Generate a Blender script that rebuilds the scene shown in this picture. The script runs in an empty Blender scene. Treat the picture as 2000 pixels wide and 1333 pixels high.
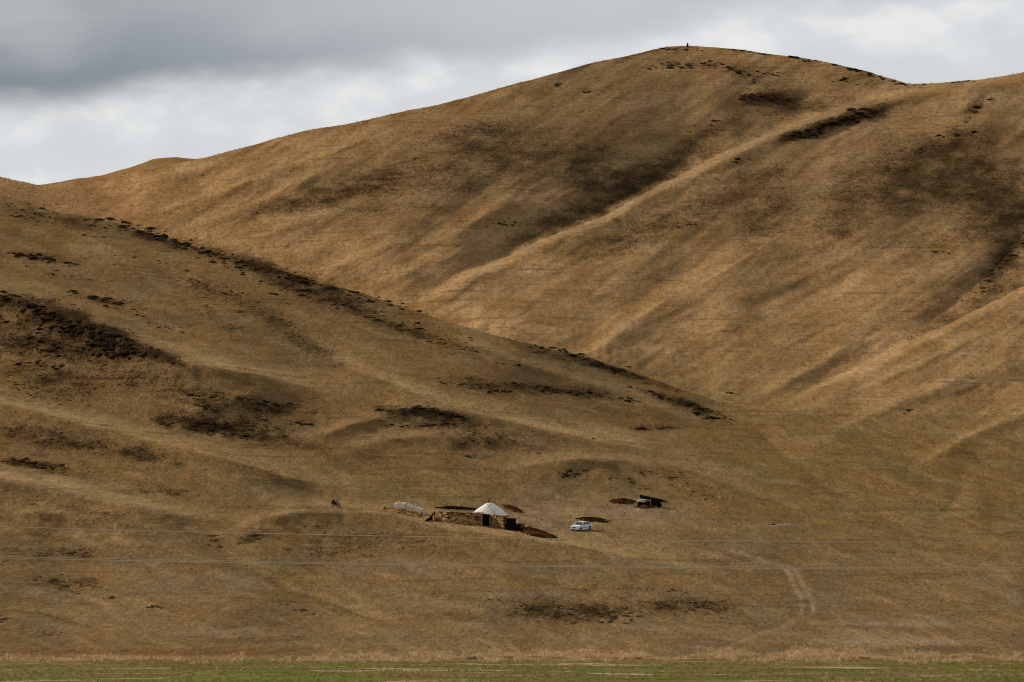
import bpy, bmesh, math, random
import numpy as np
from mathutils import Vector, Matrix
from mathutils.bvhtree import BVHTree

random.seed(7); rng = np.random.RandomState(7)
S = bpy.context.scene; COL = S.collection
R = math.radians

# ------------------------------------------------------------------ camera
F, CX, CY, HOR = 7270.0, 1000.0, 666.5, 1200.0       # focal length / centre / horizon in units of a 2000 px wide picture
TH = math.atan((HOR - CY) / F); CT, ST = math.cos(TH), math.sin(TH)
cam_d = bpy.data.cameras.new('camera'); cam = bpy.data.objects.new('camera', cam_d); COL.objects.link(cam)
cam_d.sensor_width = 36; cam_d.lens = 36 * F / 2000; cam_d.clip_start = 1; cam_d.clip_end = 20000
cam.location = (0, 0, 0); cam.rotation_euler = (math.pi / 2 + TH, 0, 0)
S.camera = cam

# ------------------------------------------------------------------ light
SUN_EL, SUN_AZ = R(28), R(-57)                        # azimuth from the view direction, negative = left
sdir = Vector((math.sin(SUN_AZ) * math.cos(SUN_EL), math.cos(SUN_AZ) * math.cos(SUN_EL), math.sin(SUN_EL)))
sl = bpy.data.lights.new('sun', 'SUN'); sun = bpy.data.objects.new('sun', sl); COL.objects.link(sun)
sl.energy = 4.2; sl.angle = R(7); sl.color = (1.0, 0.90, 0.77)
sun.rotation_euler = sdir.to_track_quat('Z', 'Y').to_euler()
sun.location = (0, 0, 400)

W = bpy.data.worlds.new('World'); S.world = W; W.use_nodes = True
def world():
    nt = W.node_tree; N = nt.nodes; L = nt.links; N.clear()
    def M(op, a, b=None, c=None, clamp=False):
        n = N.new('ShaderNodeMath'); n.operation = op; n.use_clamp = clamp
        for i, v in enumerate((a, b, c)):
            if v is None: continue
            if isinstance(v, (int, float)): n.inputs[i].default_value = v
            else: L.new(v, n.inputs[i])
        return n.outputs[0]
    def sstep(x, lo, hi):
        n = N.new('ShaderNodeMapRange'); n.interpolation_type = 'SMOOTHSTEP'
        L.new(x, n.inputs[0]); n.inputs[1].default_value = lo; n.inputs[2].default_value = hi
        return n.outputs[0]
    def mix(f, a, b):
        n = N.new('ShaderNodeMix'); n.data_type = 'RGBA'
        if isinstance(f, float): n.inputs[0].default_value = f
        else: L.new(f, n.inputs[0])
        for i, v in ((6, a), (7, b)):
            if isinstance(v, tuple): n.inputs[i].default_value = (*v, 1)
            else: L.new(v, n.inputs[i])
        return n.outputs[2]
    tc = N.new('ShaderNodeTexCoord'); sp = N.new('ShaderNodeSeparateXYZ'); L.new(tc.outputs['Generated'], sp.inputs[0])
    x, y, z = sp.outputs
    def noise(scale, sz, det, off=0.0, rough=.55):
        mp = N.new('ShaderNodeMapping'); mp.inputs['Scale'].default_value = (1, 1, sz)
        mp.inputs['Location'].default_value = (off, off * .7, off * .3)
        L.new(tc.outputs['Generated'], mp.inputs[0])
        n = N.new('ShaderNodeTexNoise'); n.inputs['Scale'].default_value = scale
        n.inputs['Detail'].default_value = det; n.inputs['Roughness'].default_value = rough
        L.new(mp.outputs[0], n.inputs['Vector']); return n.outputs[0]
    big = noise(7, 2.2, 4, 3.1); mid = noise(22, 2.0, 7, 1.7, .5); fine = noise(60, 1.8, 5, .4, .45)
    # the underside of a darker cloud deck, its edge running down to the left
    q = M('SUBTRACT', M('SUBTRACT', z, M('MULTIPLY', M('ADD', x, .137), .130)), .1305)
    q = M('ADD', q, M('MULTIPLY', M('SUBTRACT', mid, .5), .020))
    q = M('ADD', q, M('MULTIPLY', M('SUBTRACT', big, .5), .006))
    deck = sstep(q, -.005, .008)
    core = sstep(M('ADD', M('MULTIPLY', x, -1), M('MULTIPLY', M('SUBTRACT', mid, .5), .05)), -.03, .13)   # heavier towards the left
    cloud = mix(core, (.48, .51, .535), (.225, .245, .275))
    upper = mix(core, (.58, .60, .62), (.38, .405, .42))
    cloud = mix(sstep(M('ADD', z, M('MULTIPLY', M('SUBTRACT', mid, .5), .02)), .142, .168), cloud, upper)
    cloud = mix(sstep(z, .18, .30), cloud, (.34, .37, .39))
    cloud = mix(M('MULTIPLY', sstep(mid, .45, .75), .35), cloud, (.58, .60, .61))
    bright = mix(sstep(fine, .38, .62), (.74, .755, .765), (.87, .865, .865))
    bright = mix(sstep(mid, .42, .62), bright, (.68, .70, .72))
    c = mix(deck, bright, cloud)
    sky = N.new('ShaderNodeTexSky'); sky.sky_type = 'NISHITA'; sky.sun_disc = False
    sky.sun_elevation = SUN_EL; sky.sun_rotation = SUN_AZ
    sc = N.new('ShaderNodeVectorMath'); sc.operation = 'SCALE'; L.new(sky.outputs[0], sc.inputs[0]); sc.inputs['Scale'].default_value = .08
    c = mix(.10, c, sc.outputs[0])
    bg = N.new('ShaderNodeBackground'); bg.inputs['Strength'].default_value = 1.0
    L.new(c, bg.inputs[0]); out = N.new('ShaderNodeOutputWorld'); L.new(bg.outputs[0], out.inputs[0])
world()
S.cycles.filter_width = 1.05
S.view_settings.view_transform = 'Standard'; S.view_settings.look = 'None'
S.view_settings.exposure = 0; S.view_settings.gamma = 1; S.view_settings.use_curve_mapping = False

# ------------------------------------------------------------------ helpers: picture <-> world
def e_of(py):
    k = (CY - py) / F
    return (ST + k * CT) / (CT - k * ST)
def py_of(e): return CY - F * (e * CT - ST) / (CT + e * ST)
def sx_of(px, e): return (px - CX) / F * (CT + e * ST)

def tag(o, label=None, cat=None, group=None, kind=None):
    if label: o['label'] = label
    if cat: o['category'] = cat
    if group: o['group'] = group
    if kind: o['kind'] = kind
    return o

# ------------------------------------------------------------------ helpers: noise
def _hash(ix, iy, seed):
    h = (ix.astype(np.int64) * 374761393 + iy.astype(np.int64) * 668265263 + seed * 974634777) & 0xffffffff
    h = ((h ^ (h >> 13)) * 1274126177) & 0xffffffff
    return ((h ^ (h >> 16)) & 0xffff) / 65535.0
def perlin(x, y, seed=0):
    ix = np.floor(x); iy = np.floor(y); fx = x - ix; fy = y - iy
    u = fx * fx * fx * (fx * (fx * 6 - 15) + 10); v = fy * fy * fy * (fy * (fy * 6 - 15) + 10)
    r = 0
    for dx in (0, 1):
        for dy in (0, 1):
            a = _hash(ix + dx, iy + dy, seed) * 2 * np.pi
            g = np.cos(a) * (fx - dx) + np.sin(a) * (fy - dy)
            r = r + g * (u if dx else 1 - u) * (v if dy else 1 - v)
    return r * 1.5
def fbm(x, y, oct=4, seed=0, rough=.5):
    r = 0; a = 1; t = 0
    for i in range(oct):
        r = r + a * perlin(x * 2 ** i, y * 2 ** i, seed + i); t += a; a *= rough
    return r / t
def ss(x, a, b):
    t = np.clip((x - a) / (b - a), 0, 1); return t * t * (3 - 2 * t)

def curve(pts, smooth=12):
    xs = np.arange(-400, 2401, 2.0); p = np.array(pts, float)
    ys = np.interp(xs, p[:, 0], p[:, 1])
    k = np.exp(-np.linspace(-2.5, 2.5, smooth * 2 + 1) ** 2); k /= k.sum()
    yp = np.pad(ys, smooth, mode='edge'); ys = np.convolve(yp, k, 'valid')
    return lambda x: np.interp(x, xs, ys)

# edge of the front hill (left of 1450 it hides ground behind it) and skyline
edge = curve([(-400, 300), (-200, 335), (0, 385), (100, 409), (180, 424), (240, 437), (330, 465), (420, 491), (500, 516), (600, 546), (700, 573), (780, 598),
              (860, 623), (950, 650), (1050, 675), (1150, 700), (1250, 733), (1320, 757), (1400, 782), (1480, 800), (1600, 812), (2400, 812)], 16)
sky_line = curve([(-400, 290), (-200, 318), (0, 347), (75, 363), (130, 358), (220, 345), (300, 330), (400, 309), (500, 284), (600, 255), (700, 238), (780, 220),
                  (860, 203), (950, 180), (1050, 152), (1150, 127), (1220, 110), (1270, 97), (1300, 92), (1343, 91), (1400, 94), (1450, 98), (1500, 107), (1550, 111),
                  (1600, 118), (1650, 130), (1700, 142), (1740, 155), (1775, 165), (1820, 164), (1870, 160), (1920, 155), (1960, 148), (2000, 142), (2400, 105)], 7)

# ------------------------------------------------------------------ depth of the ground along every line of sight (metres), thin plate through survey points
CP = []
for px in (-400, 100, 600, 1100, 1600, 2100, 2400):
    CP += [(px, 1288, 330), (px, 1250, 384), (px, 1200, 440)]
CP += [(0, 1100, 505), (0, 1030, 560), (0, 900, 650), (0, 790, 735), (0, 700, 800), (0, 580, 880), (0, 480, 950), (0, 385, 1015),
       (500, 1100, 512), (500, 1020, 578), (500, 900, 672), (500, 760, 765), (500, 640, 850), (500, 516, 935),
       (1000, 1100, 522), (1000, 1030, 596), (1000, 900, 705), (1000, 800, 780), (1000, 655, 880),
       (1400, 1100, 530), (1400, 1030, 608), (1400, 900, 750), (1400, 780, 890), (1400, 700, 960), (1400, 500, 1130), (1400, 300, 1310), (1400, 92, 1500),
       (2000, 1100, 540), (2000, 1030, 625), (2000, 900, 770), (2000, 800, 860), (2000, 700, 940), (2000, 500, 1105), (2000, 300, 1280), (2000, 142, 1440),
       (1000, 500, 1040), (1000, 300, 1200), (1000, 165, 1320), (500, 400, 1040), (500, 284, 1140), (0, 347, 1080),
       (-400, 1030, 545), (-400, 700, 790), (-400, 300, 1110), (2400, 1030, 630), (2400, 600, 1020), (2400, 105, 1470), (1700, 900, 765), (1700, 600, 1040), (1700, 300, 1300)]
CP = np.array(CP, float)
def _phi(r2): return np.where(r2 > 0, r2 * np.log(r2 + 1e-12) * .5, 0.0)
_P = CP[:, :2] / 1000
_A = _phi(((_P[:, None] - _P[None]) ** 2).sum(-1)) + np.eye(len(_P)) * 2e-3
_B = np.c_[np.ones(len(_P)), _P]
_K = np.block([[_A, _B], [_B.T, np.zeros((3, 3))]])
_w = np.linalg.solve(_K, np.r_[CP[:, 2], 0, 0, 0])
def base_depth(px, py):
    sh = px.shape; x = px.ravel() / 1000; y = py.ravel() / 1000; out = np.empty_like(x)
    for i in range(0, len(x), 100000):
        a, b = x[i:i + 100000], y[i:i + 100000]
        r2 = (a[:, None] - _P[:, 0]) ** 2 + (b[:, None] - _P[:, 1]) ** 2
        out[i:i + 100000] = _phi(r2) @ _w[:len(_P)] + _w[-3] + _w[-2] * a + _w[-1] * b
    return out.reshape(sh)

def smooth_line(pts, k=3):
    P_ = np.array(pts, float); Q = np.vstack([2 * P_[0] - P_[1], P_, 2 * P_[-1] - P_[-2]]); out = []
    for i in range(1, len(Q) - 2):
        for j in range(k):
            t = j / k; out.append(.5 * ((2 * Q[i]) + (-Q[i - 1] + Q[i + 1]) * t + (2 * Q[i - 1] - 5 * Q[i] + 4 * Q[i + 1] - Q[i + 2]) * t * t + (-Q[i - 1] + 3 * Q[i] - 3 * Q[i + 1] + Q[i + 2]) * t ** 3))
    return np.vstack(out + [P_[-1]])
def line_dist(px, py, pts):
    """signed distance (positive above the line, for lines drawn left to right) and position 0..1 along it"""
    P = smooth_line(pts); seg = np.hypot(*(P[1:] - P[:-1]).T); tot = seg.sum(); acc = 0
    best = np.full(px.shape, 1e9); perp = np.zeros(px.shape); tt = np.zeros(px.shape)
    for i in range(len(P) - 1):
        ax, ay = P[i]; dx, dy = P[i + 1] - P[i]; L2 = dx * dx + dy * dy
        ux = px - ax; uy = py - ay; tc = np.clip((ux * dx + uy * dy) / L2, 0, 1)
        d = np.hypot(ux - tc * dx, uy - tc * dy); cr = (dy * ux - dx * uy) / seg[i]
        m = (d < best - 1e-7) | ((d < best + 1e-7) & (np.abs(cr) > np.abs(perp)))
        best = np.where(m, np.minimum(d, best), best); perp = np.where(m, cr, perp); tt = np.where(m, (acc + tc * seg[i]) / tot, tt); acc += seg[i]
    return best * np.where(perp < 0, -1., 1.), tt

# crest: ground falls away (recedes) beyond the line;  gully / rib: hollow or swelling along the line
FEAT = [
 # back hill
 ('B', 'crest', [(790, 610), (820, 590), (870, 562), (960, 520), (1060, 470), (1180, 425), (1280, 370), (1400, 310), (1500, 265), (1600, 225), (1760, 185), (1880, 168), (2100, 140)], 44, 5, 60, (.1, 0)),
 ('B', 'spur', [(790, 610), (870, 562), (960, 520), (1060, 470), (1180, 425), (1280, 370), (1400, 310), (1500, 265), (1600, 225), (1760, 185), (1880, 168), (2100, 140)], 20, 34, 16, (.1, 0)),
 ('B', 'gully', [(880, 535), (1000, 480), (1200, 385), (1330, 310), (1420, 240)], 12, 0, 40, (.2, .3)),
 ('B', 'crest', [(1500, 800), (1590, 765), (1680, 722), (1780, 672), (1900, 612), (2000, 560), (2200, 430)], 34, 7, 60, (.2, 0)),
 ('B', 'spur', [(1500, 800), (1590, 765), (1680, 722), (1780, 672), (1900, 612), (2000, 560), (2200, 430)], 16, 30, 16, (.2, 0)),
 ('B', 'gully', [(1760, 650), (1850, 600), (1930, 530), (2010, 440), (2100, 360)], 15, 0, 34, (.3, 0)),
 ('B', 'spur', [(1110, 715), (1160, 688), (1220, 645), (1300, 593), (1400, 540), (1500, 480), (1600, 420)], 16, 45, 22, (.2, .4)),
 ('B', 'gully', [(1180, 640), (1250, 590), (1400, 500), (1510, 430), (1560, 370)], 9, 0, 35, (.25, .3)),
 ('B', 'spur', [(1780, 925), (1860, 872), (1930, 838), (2000, 810), (2200, 730)], 12, 30, 14, (.2, 0)),
 ('B', 'spur', [(1480, 775), (1560, 735), (1620, 700), (1720, 640)], 10, 24, 12, (.3, .4)),
 ('B', 'spur', [(1600, 860), (1750, 790), (1850, 750), (2000, 700)], 9, 34, 18, (.3, .1)),
 ('B', 'spur', [(1660, 770), (1760, 730), (1850, 690), (1940, 650)], 8, 20, 10, (.3, .3)),
 ('B', 'gully', [(1760, 720), (1830, 700), (1900, 680), (1980, 690), (2060, 700)], 3, 0, 14, (.3, .2)),
 ('B', 'gully', [(1650, 830), (1780, 800), (1900, 770), (2050, 760)], 4, 0, 18, (.3, .1)),
 ('B', 'spur', [(830, 480), (880, 465), (960, 410), (1040, 350)], 8, 24, 12, (.3, .4)),
 ('B', 'gully', [(760, 500), (840, 440), (960, 360), (1020, 300)], 6, 0, 30, (.3, .4)),
 ('B', 'rib', [(640, 500), (760, 430), (860, 340), (980, 240)], 8, 0, 60, (.3, .3)),
 ('B', 'spur', [(250, 430), (400, 385), (560, 330), (700, 280), (860, 225)], 10, 26, 12, (.3, .4)),
 ('B', 'spur', [(330, 470), (440, 420), (520, 390), (620, 340), (740, 300)], 9, 22, 12, (.3, .4)),
 ('B', 'spur', [(430, 495), (520, 460), (640, 420), (760, 380)], 8, 22, 12, (.3, .4)),
 ('B', 'spur', [(600, 550), (680, 510), (760, 480), (830, 470)], 8, 20, 12, (.3, .4)),
 ('B', 'spur', [(700, 575), (800, 530), (900, 490), (980, 470)], 6, 18, 12, (.3, .4)),
 ('B', 'spur', [(150, 375), (300, 350), (420, 325), (520, 300)], 9, 16, 10, (.3, .4)),
 ('B', 'spur', [(200, 400), (330, 372), (480, 340), (600, 300)], 7, 14, 9, (.3, .4)),
 ('B', 'spur', [(280, 440), (380, 410), (500, 370)], 5, 12, 8, (.3, .4)),
 ('B', 'gully', [(60, 362), (130, 380), (220, 412), (300, 460), (340, 480)], 34, 0, 40, (0, .4)),
 ('B', 'rib', [(1560, 560), (1700, 440), (1800, 350), (1900, 280), (2000, 200)], 14, 0, 70, (.3, .2)),
 ('B', 'gully', [(1480, 640), (1620, 560), (1760, 470), (1900, 400)], 8, 0, 50, (.3, .3)),
 ('B', 'rib', [(1180, 560), (1260, 500), (1340, 440), (1440, 380)], 8, 0, 45, (.3, .3)),
 ('B', 'spur', [(1250, 700), (1330, 670), (1420, 640), (1500, 600)], 7, 24, 14, (.3, .4)),
 ('B', 'spur', [(1350, 620), (1450, 580), (1560, 540), (1680, 500)], 7, 24, 14, (.3, .4)),
 ('B', 'gully', [(1380, 215), (1480, 200), (1560, 195), (1640, 190)], 6, 0, 18, (.3, .3)),
 ('B', 'spur', [(1440, 190), (1500, 178), (1560, 180)], 8, 14, 8, (.3, .3)),
 ('B', 'spur', [(1540, 262), (1620, 236), (1690, 222), (1740, 216)], 9, 16, 8, (.2, .3)),
 ('B', 'spur', [(1800, 290), (1850, 262), (1900, 250), (1960, 262)], 9, 26, 12, (.3, .3)),
 # front hill
 ('A', 'spur', [(-400, 500), (-150, 540), (0, 575), (80, 600), (150, 625), (230, 660), (300, 690), (380, 712), (455, 725), (525, 739), (595, 760), (700, 788), (780, 800)], 62, 90, 20, (0, .35)),
 ('A', 'spur', [(560, 700), (640, 712), (700, 730), (810, 768), (900, 800), (1000, 825), (1080, 845), (1200, 868), (1320, 888), (1450, 915)], 34, 56, 12, (.2, .3)),
 ('A', 'spur', [(-400, 730), (-100, 770), (0, 790), (120, 820), (280, 860), (420, 892), (560, 930), (700, 962), (800, 985)], 44, 64, 14, (0, .3)),
 ('A', 'spur', [(-300, 900), (0, 935), (100, 955), (200, 975), (300, 997), (400, 1015), (480, 1030)], 34, 52, 12, (0, .35)),
 ('A', 'spur', [(420, 1050), (470, 1028), (530, 1010), (600, 1000), (690, 1001), (770, 1012), (860, 1031), (960, 1044), (1080, 1062), (1200, 1085), (1330, 1108), (1450, 1135)], 15, 42, 9, (.15, .3)),
 ('A', 'spur', [(0, 1010), (90, 1000), (180, 1012), (260, 1030), (340, 1050)], 12, 26, 9, (.2, .4)),
 ('A', 'spur', [(560, 870), (640, 845), (740, 815), (820, 800), (900, 810), (1000, 835)], 9, 22, 9, (.3, .4)),
 ('A', 'spur', [(620, 905), (720, 870), (820, 855), (960, 858), (1080, 880), (1180, 905), (1300, 940)], 9, 26, 12, (.3, .4)),
 ('A', 'spur', [(310, 850), (400, 800), (500, 770), (600, 790)], 5, 26, 14, (.3, .4)),
 ('A', 'rib', [(860, 1160), (960, 1140), (1100, 1135), (1230, 1150), (1350, 1180)], 9, 0, 30, (.3, .3)),
 ('A', 'gully', [(330, 1000), (400, 1060), (500, 1120), (600, 1165), (740, 1220)], 8, 0, 22, (.3, .2)),
 ('A', 'gully', [(-20, 1165), (60, 1190), (120, 1210), (170, 1224)], 4, 0, 8, (.2, .2)),
 ('A', 'spur', [(950, 935), (1050, 910), (1150, 900), (1260, 905), (1360, 925), (1450, 960), (1540, 990)], 14, 36, 10, (.3, .35)),
 ('A', 'gully', [(250, 470), (330, 540), (440, 620), (600, 690), (760, 740)], 10, 0, 34, (.2, .3)),
 ('A', 'gully', [(480, 600), (600, 660), (690, 710), (800, 750)], 9, 0, 20, (.3, .3)),
 ('A', 'spur', [(100, 470), (220, 510), (340, 580), (450, 650), (560, 690)], 9, 30, 18, (.3, .3)),
 ('A', 'gully', [(0, 700), (80, 740), (180, 790), (330, 830), (480, 860)], 7, 0, 30, (0, .3)),
 ('A', 'spur', [(850, 650), (960, 690), (1080, 730), (1200, 770), (1330, 815), (1420, 840)], 9, 30, 12, (.3, .3)),
 ('A', 'gully', [(1440, 800), (1490, 850), (1560, 915), (1620, 955), (1700, 1000), (1800, 1040), (1990, 1062), (2200, 1075)], 5, 0, 12, (.1, 0)),
 ('A', 'rib', [(1500, 900), (1600, 880), (1700, 905), (1800, 960), (1950, 1000)], 8, 0, 30, (.3, .1)),
 ('A', 'gully', [(1850, 900), (1880, 940), (1860, 990), (1800, 1035)], 4, 0, 10, (.3, .2)),
 ('A', 'spur', [(1480, 1258), (1560, 1228), (1700, 1212), (1850, 1222), (1960, 1240)], 6, 14, 6, (.25, .3)),
 ('A', 'spur', [(1560, 1264), (1680, 1252), (1850, 1246), (2000, 1255)], 5, 10, 5, (.3, .1)),
]
def blur(a, r):
    k = np.exp(-np.linspace(-2, 2, 2 * r + 1) ** 2); k /= k.sum()
    for ax in (0, 1):
        pad = [(0, 0), (0, 0)]; pad[ax] = (r, r); p = np.pad(a, pad, mode='edge'); o = 0
        for i in range(2 * r + 1):
            o = o + k[i] * (p[i:i + a.shape[0]] if ax == 0 else p[:, i:i + a.shape[1]])
        a = o
    return a
def features(px, py, which):
    off = np.zeros_like(px)
    for (lay, kind, pts, A, w1, w2, (ta, tb)) in FEAT:
        # right of the valley mouth the two fields are one surface, so both get every feature there
        P = np.array(pts, float); m = 5 * max(w1, w2) + 20
        box = (px > P[:, 0].min() - m) & (px < P[:, 0].max() + m) & (py > P[:, 1].min() - m) & (py < P[:, 1].max() + m)
        if lay != which: box &= (px > 1380)
        if not box.any(): continue
        d, t = line_dist(px[box], py[box], pts)
        wob = 5 * perlin(px[box] / 60, py[box] / 60, 11) + 2.5 * perlin(px[box] / 22, py[box] / 22, 12)
        d = d + wob * (.25 if A > 33 or kind == 'crest' else .8)
        win = (ss(t, 0, ta) if ta > 0 else 1) * (ss(1 - t, 0, tb) if tb > 0 else 1)
        if kind == 'crest':
            s = .5 * (1 + np.tanh(d / w1)) * np.exp(-np.maximum(d, 0) / w2)
            s = s * (1 - ss(d, 1.6 * w2, 3.0 * w2))
        elif kind == 'spur':
            dd = np.sqrt(d * d + 16) - 4
            s = -np.where(d < 0, np.exp(-dd / w1), np.exp(-dd / w2)) * (1 - ss(np.abs(d), 3 * max(w1, w2), 5 * max(w1, w2)))
        else:
            s = np.exp(-(np.sqrt(d * d + 25) - 5) / w2) if kind == 'gully' else -np.exp(-(d / w2) ** 2)
            s = s * (1 - ss(np.abs(d), 2.2 * w2, 3.4 * w2))
        f = 1.0 if lay == which else ss(px[box], 1380, 1500)
        if lay == 'B' and which == 'B': pass
        off[box] += A * s * win * f
    return off
def jump(px): return 260 * ss(1440 - px, 0, 1500) ** .8 + 10 * ss(1440 - px, 0, 120)
def warp(px, py):
    """low hummocks and shallow runnels, as depth, before the finer relief in z"""
    return 4.0 * fbm(px / 170, py / 60, 3, 21)
def drape(px, py, back, sc=1.0, seed=23):
    """runnels that follow the fall of the slope"""
    a = R(-30) if back else R(17)
    u = px * math.cos(a) + py * math.sin(a); v = -px * math.sin(a) + py * math.cos(a)
    w = 9 * perlin(px / 90, py / 50, seed + 5)
    return fbm(u / (150 * sc), (v + w) / (17 * sc), 3, seed)

PC = np.clip
def depth_A(px, py):
    pc = PC(px, -350, 2350)
    near = ss(1290 - py, 0, 60)
    return base_depth(pc, py) + (features(pc, py, 'A') + warp(pc, py) + 2.2 * drape(pc, py, False) * (1 - .7 * ss(pc, 1350, 1500))) * near
def depth_B(px, py):
    pc = PC(px, -350, 2350)
    return base_depth(pc, py) + features(pc, py, 'B') + warp(pc, py) + 2.4 * drape(pc, py, True) * (1 - .8 * ss(pc, 1350, 1500) * ss(py, 730, 830)) + jump(pc)

# ------------------------------------------------------------------ the ground sheet
fine = np.arange(-70, 2070.1, 2.15)
st = 2.15 * 1.085 ** np.arange(1, 78); outl = np.cumsum(st)
cols = np.r_[(fine[0] - outl)[::-1], fine, fine[-1] + outl]
NC = len(cols); NA, NH, NB, NK = 470, 22, 330, 14
pxc = PC(cols, -350, 2350)
ed, sk = edge(pxc), sky_line(pxc)
tA = np.linspace(0, 1, NA)[:, None]; tB = np.linspace(0, 1, NB)[:, None]
pyA = 1288 + (ed[None] - 1288) * tA; pxA = np.repeat(cols[None], NA, 0)
pyB = ed[None] + (sk[None] - ed[None]) * tB; pxB = np.repeat(cols[None], NB, 0)
YA = depth_A(pxA, pyA)
YB = depth_B(pxB, pyB)
YA = blur(YA, 2); YB = blur(YB, 2)
YA[0] = 4.0 / -e_of(1288.0)
def rising(Y, lo):
    k = np.arange(len(Y))[:, None] * lo
    Z_ = np.maximum.accumulate(Y - k, 0) + k
    W_ = blur(Z_, 3); W_[0] = Z_[0]; return np.maximum.accumulate(W_, 0) + k * .01
YA = rising(YA, .3)
# meet without a step right of the valley mouth
gap = YB[0] - YA[-1]; want = jump(pxc)
YB += (want - gap)[None] * np.exp(-((pyB[0][None] - pyB) / 60.0))
YB = rising(YB, .3)
def to_xyz(px, py, Y):
    e = e_of(py); return sx_of(px, e) * Y, Y, e * Y
XA, YA, ZA = to_xyz(pxA, pyA, YA); XB, YB, ZB = to_xyz(pxB, pyB, YB)
th = (np.arange(1, NH + 1) / (NH + 1))[:, None]
sH = (XB[0] / YB[0])[None]
YH = YA[-1][None] * (1 - th) + YB[0][None] * th
ZH = ZA[-1][None] * (1 - th) + ZB[0][None] * th - .17 * want[None] * np.sin(np.pi * th)
XH = XA[-1][None] * (1 - th) + XB[0][None] * th
tk = (np.arange(1, NK + 1) / NK)[:, None]
YK = YB[-1][None] + 20 * tk + 900 * tk ** 2
XK = (XB[-1] / YB[-1])[None] * YK
ZK = ZB[-1][None] - .25 * (900 * tk ** 2) - 2 * tk
X = np.vstack([XA, XH, XB, XK]); Y = np.vstack([YA, YH, YB, YK]); Z = np.vstack([ZA, ZH, ZB, ZK])
PXg = np.vstack([pxA, np.repeat(cols[None], NH, 0), pxB, np.repeat(cols[None], NK, 0)])
PYg = np.vstack([pyA, np.repeat(ed[None], NH, 0), pyB, np.repeat(sk[None], NK, 0)])
amp = ss(Y, 335, 430)
ZN = (.55 * fbm(X / 34, Y / 60, 3, 31) + .16 * fbm(X / 7, Y / 26, 3, 35)) * amp
ZN += (.9 * fbm(X / 60, Y / 110, 3, 41) + .22 * fbm(X / 12, Y / 40, 3, 45)) * ss(Y, 850, 1100)
camp = np.exp(-(((PXg - 1000) / 300) ** 2 + ((PYg - 1010) / 45) ** 2))
Z = Z + ZN * (1 - .7 * camp)

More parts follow.
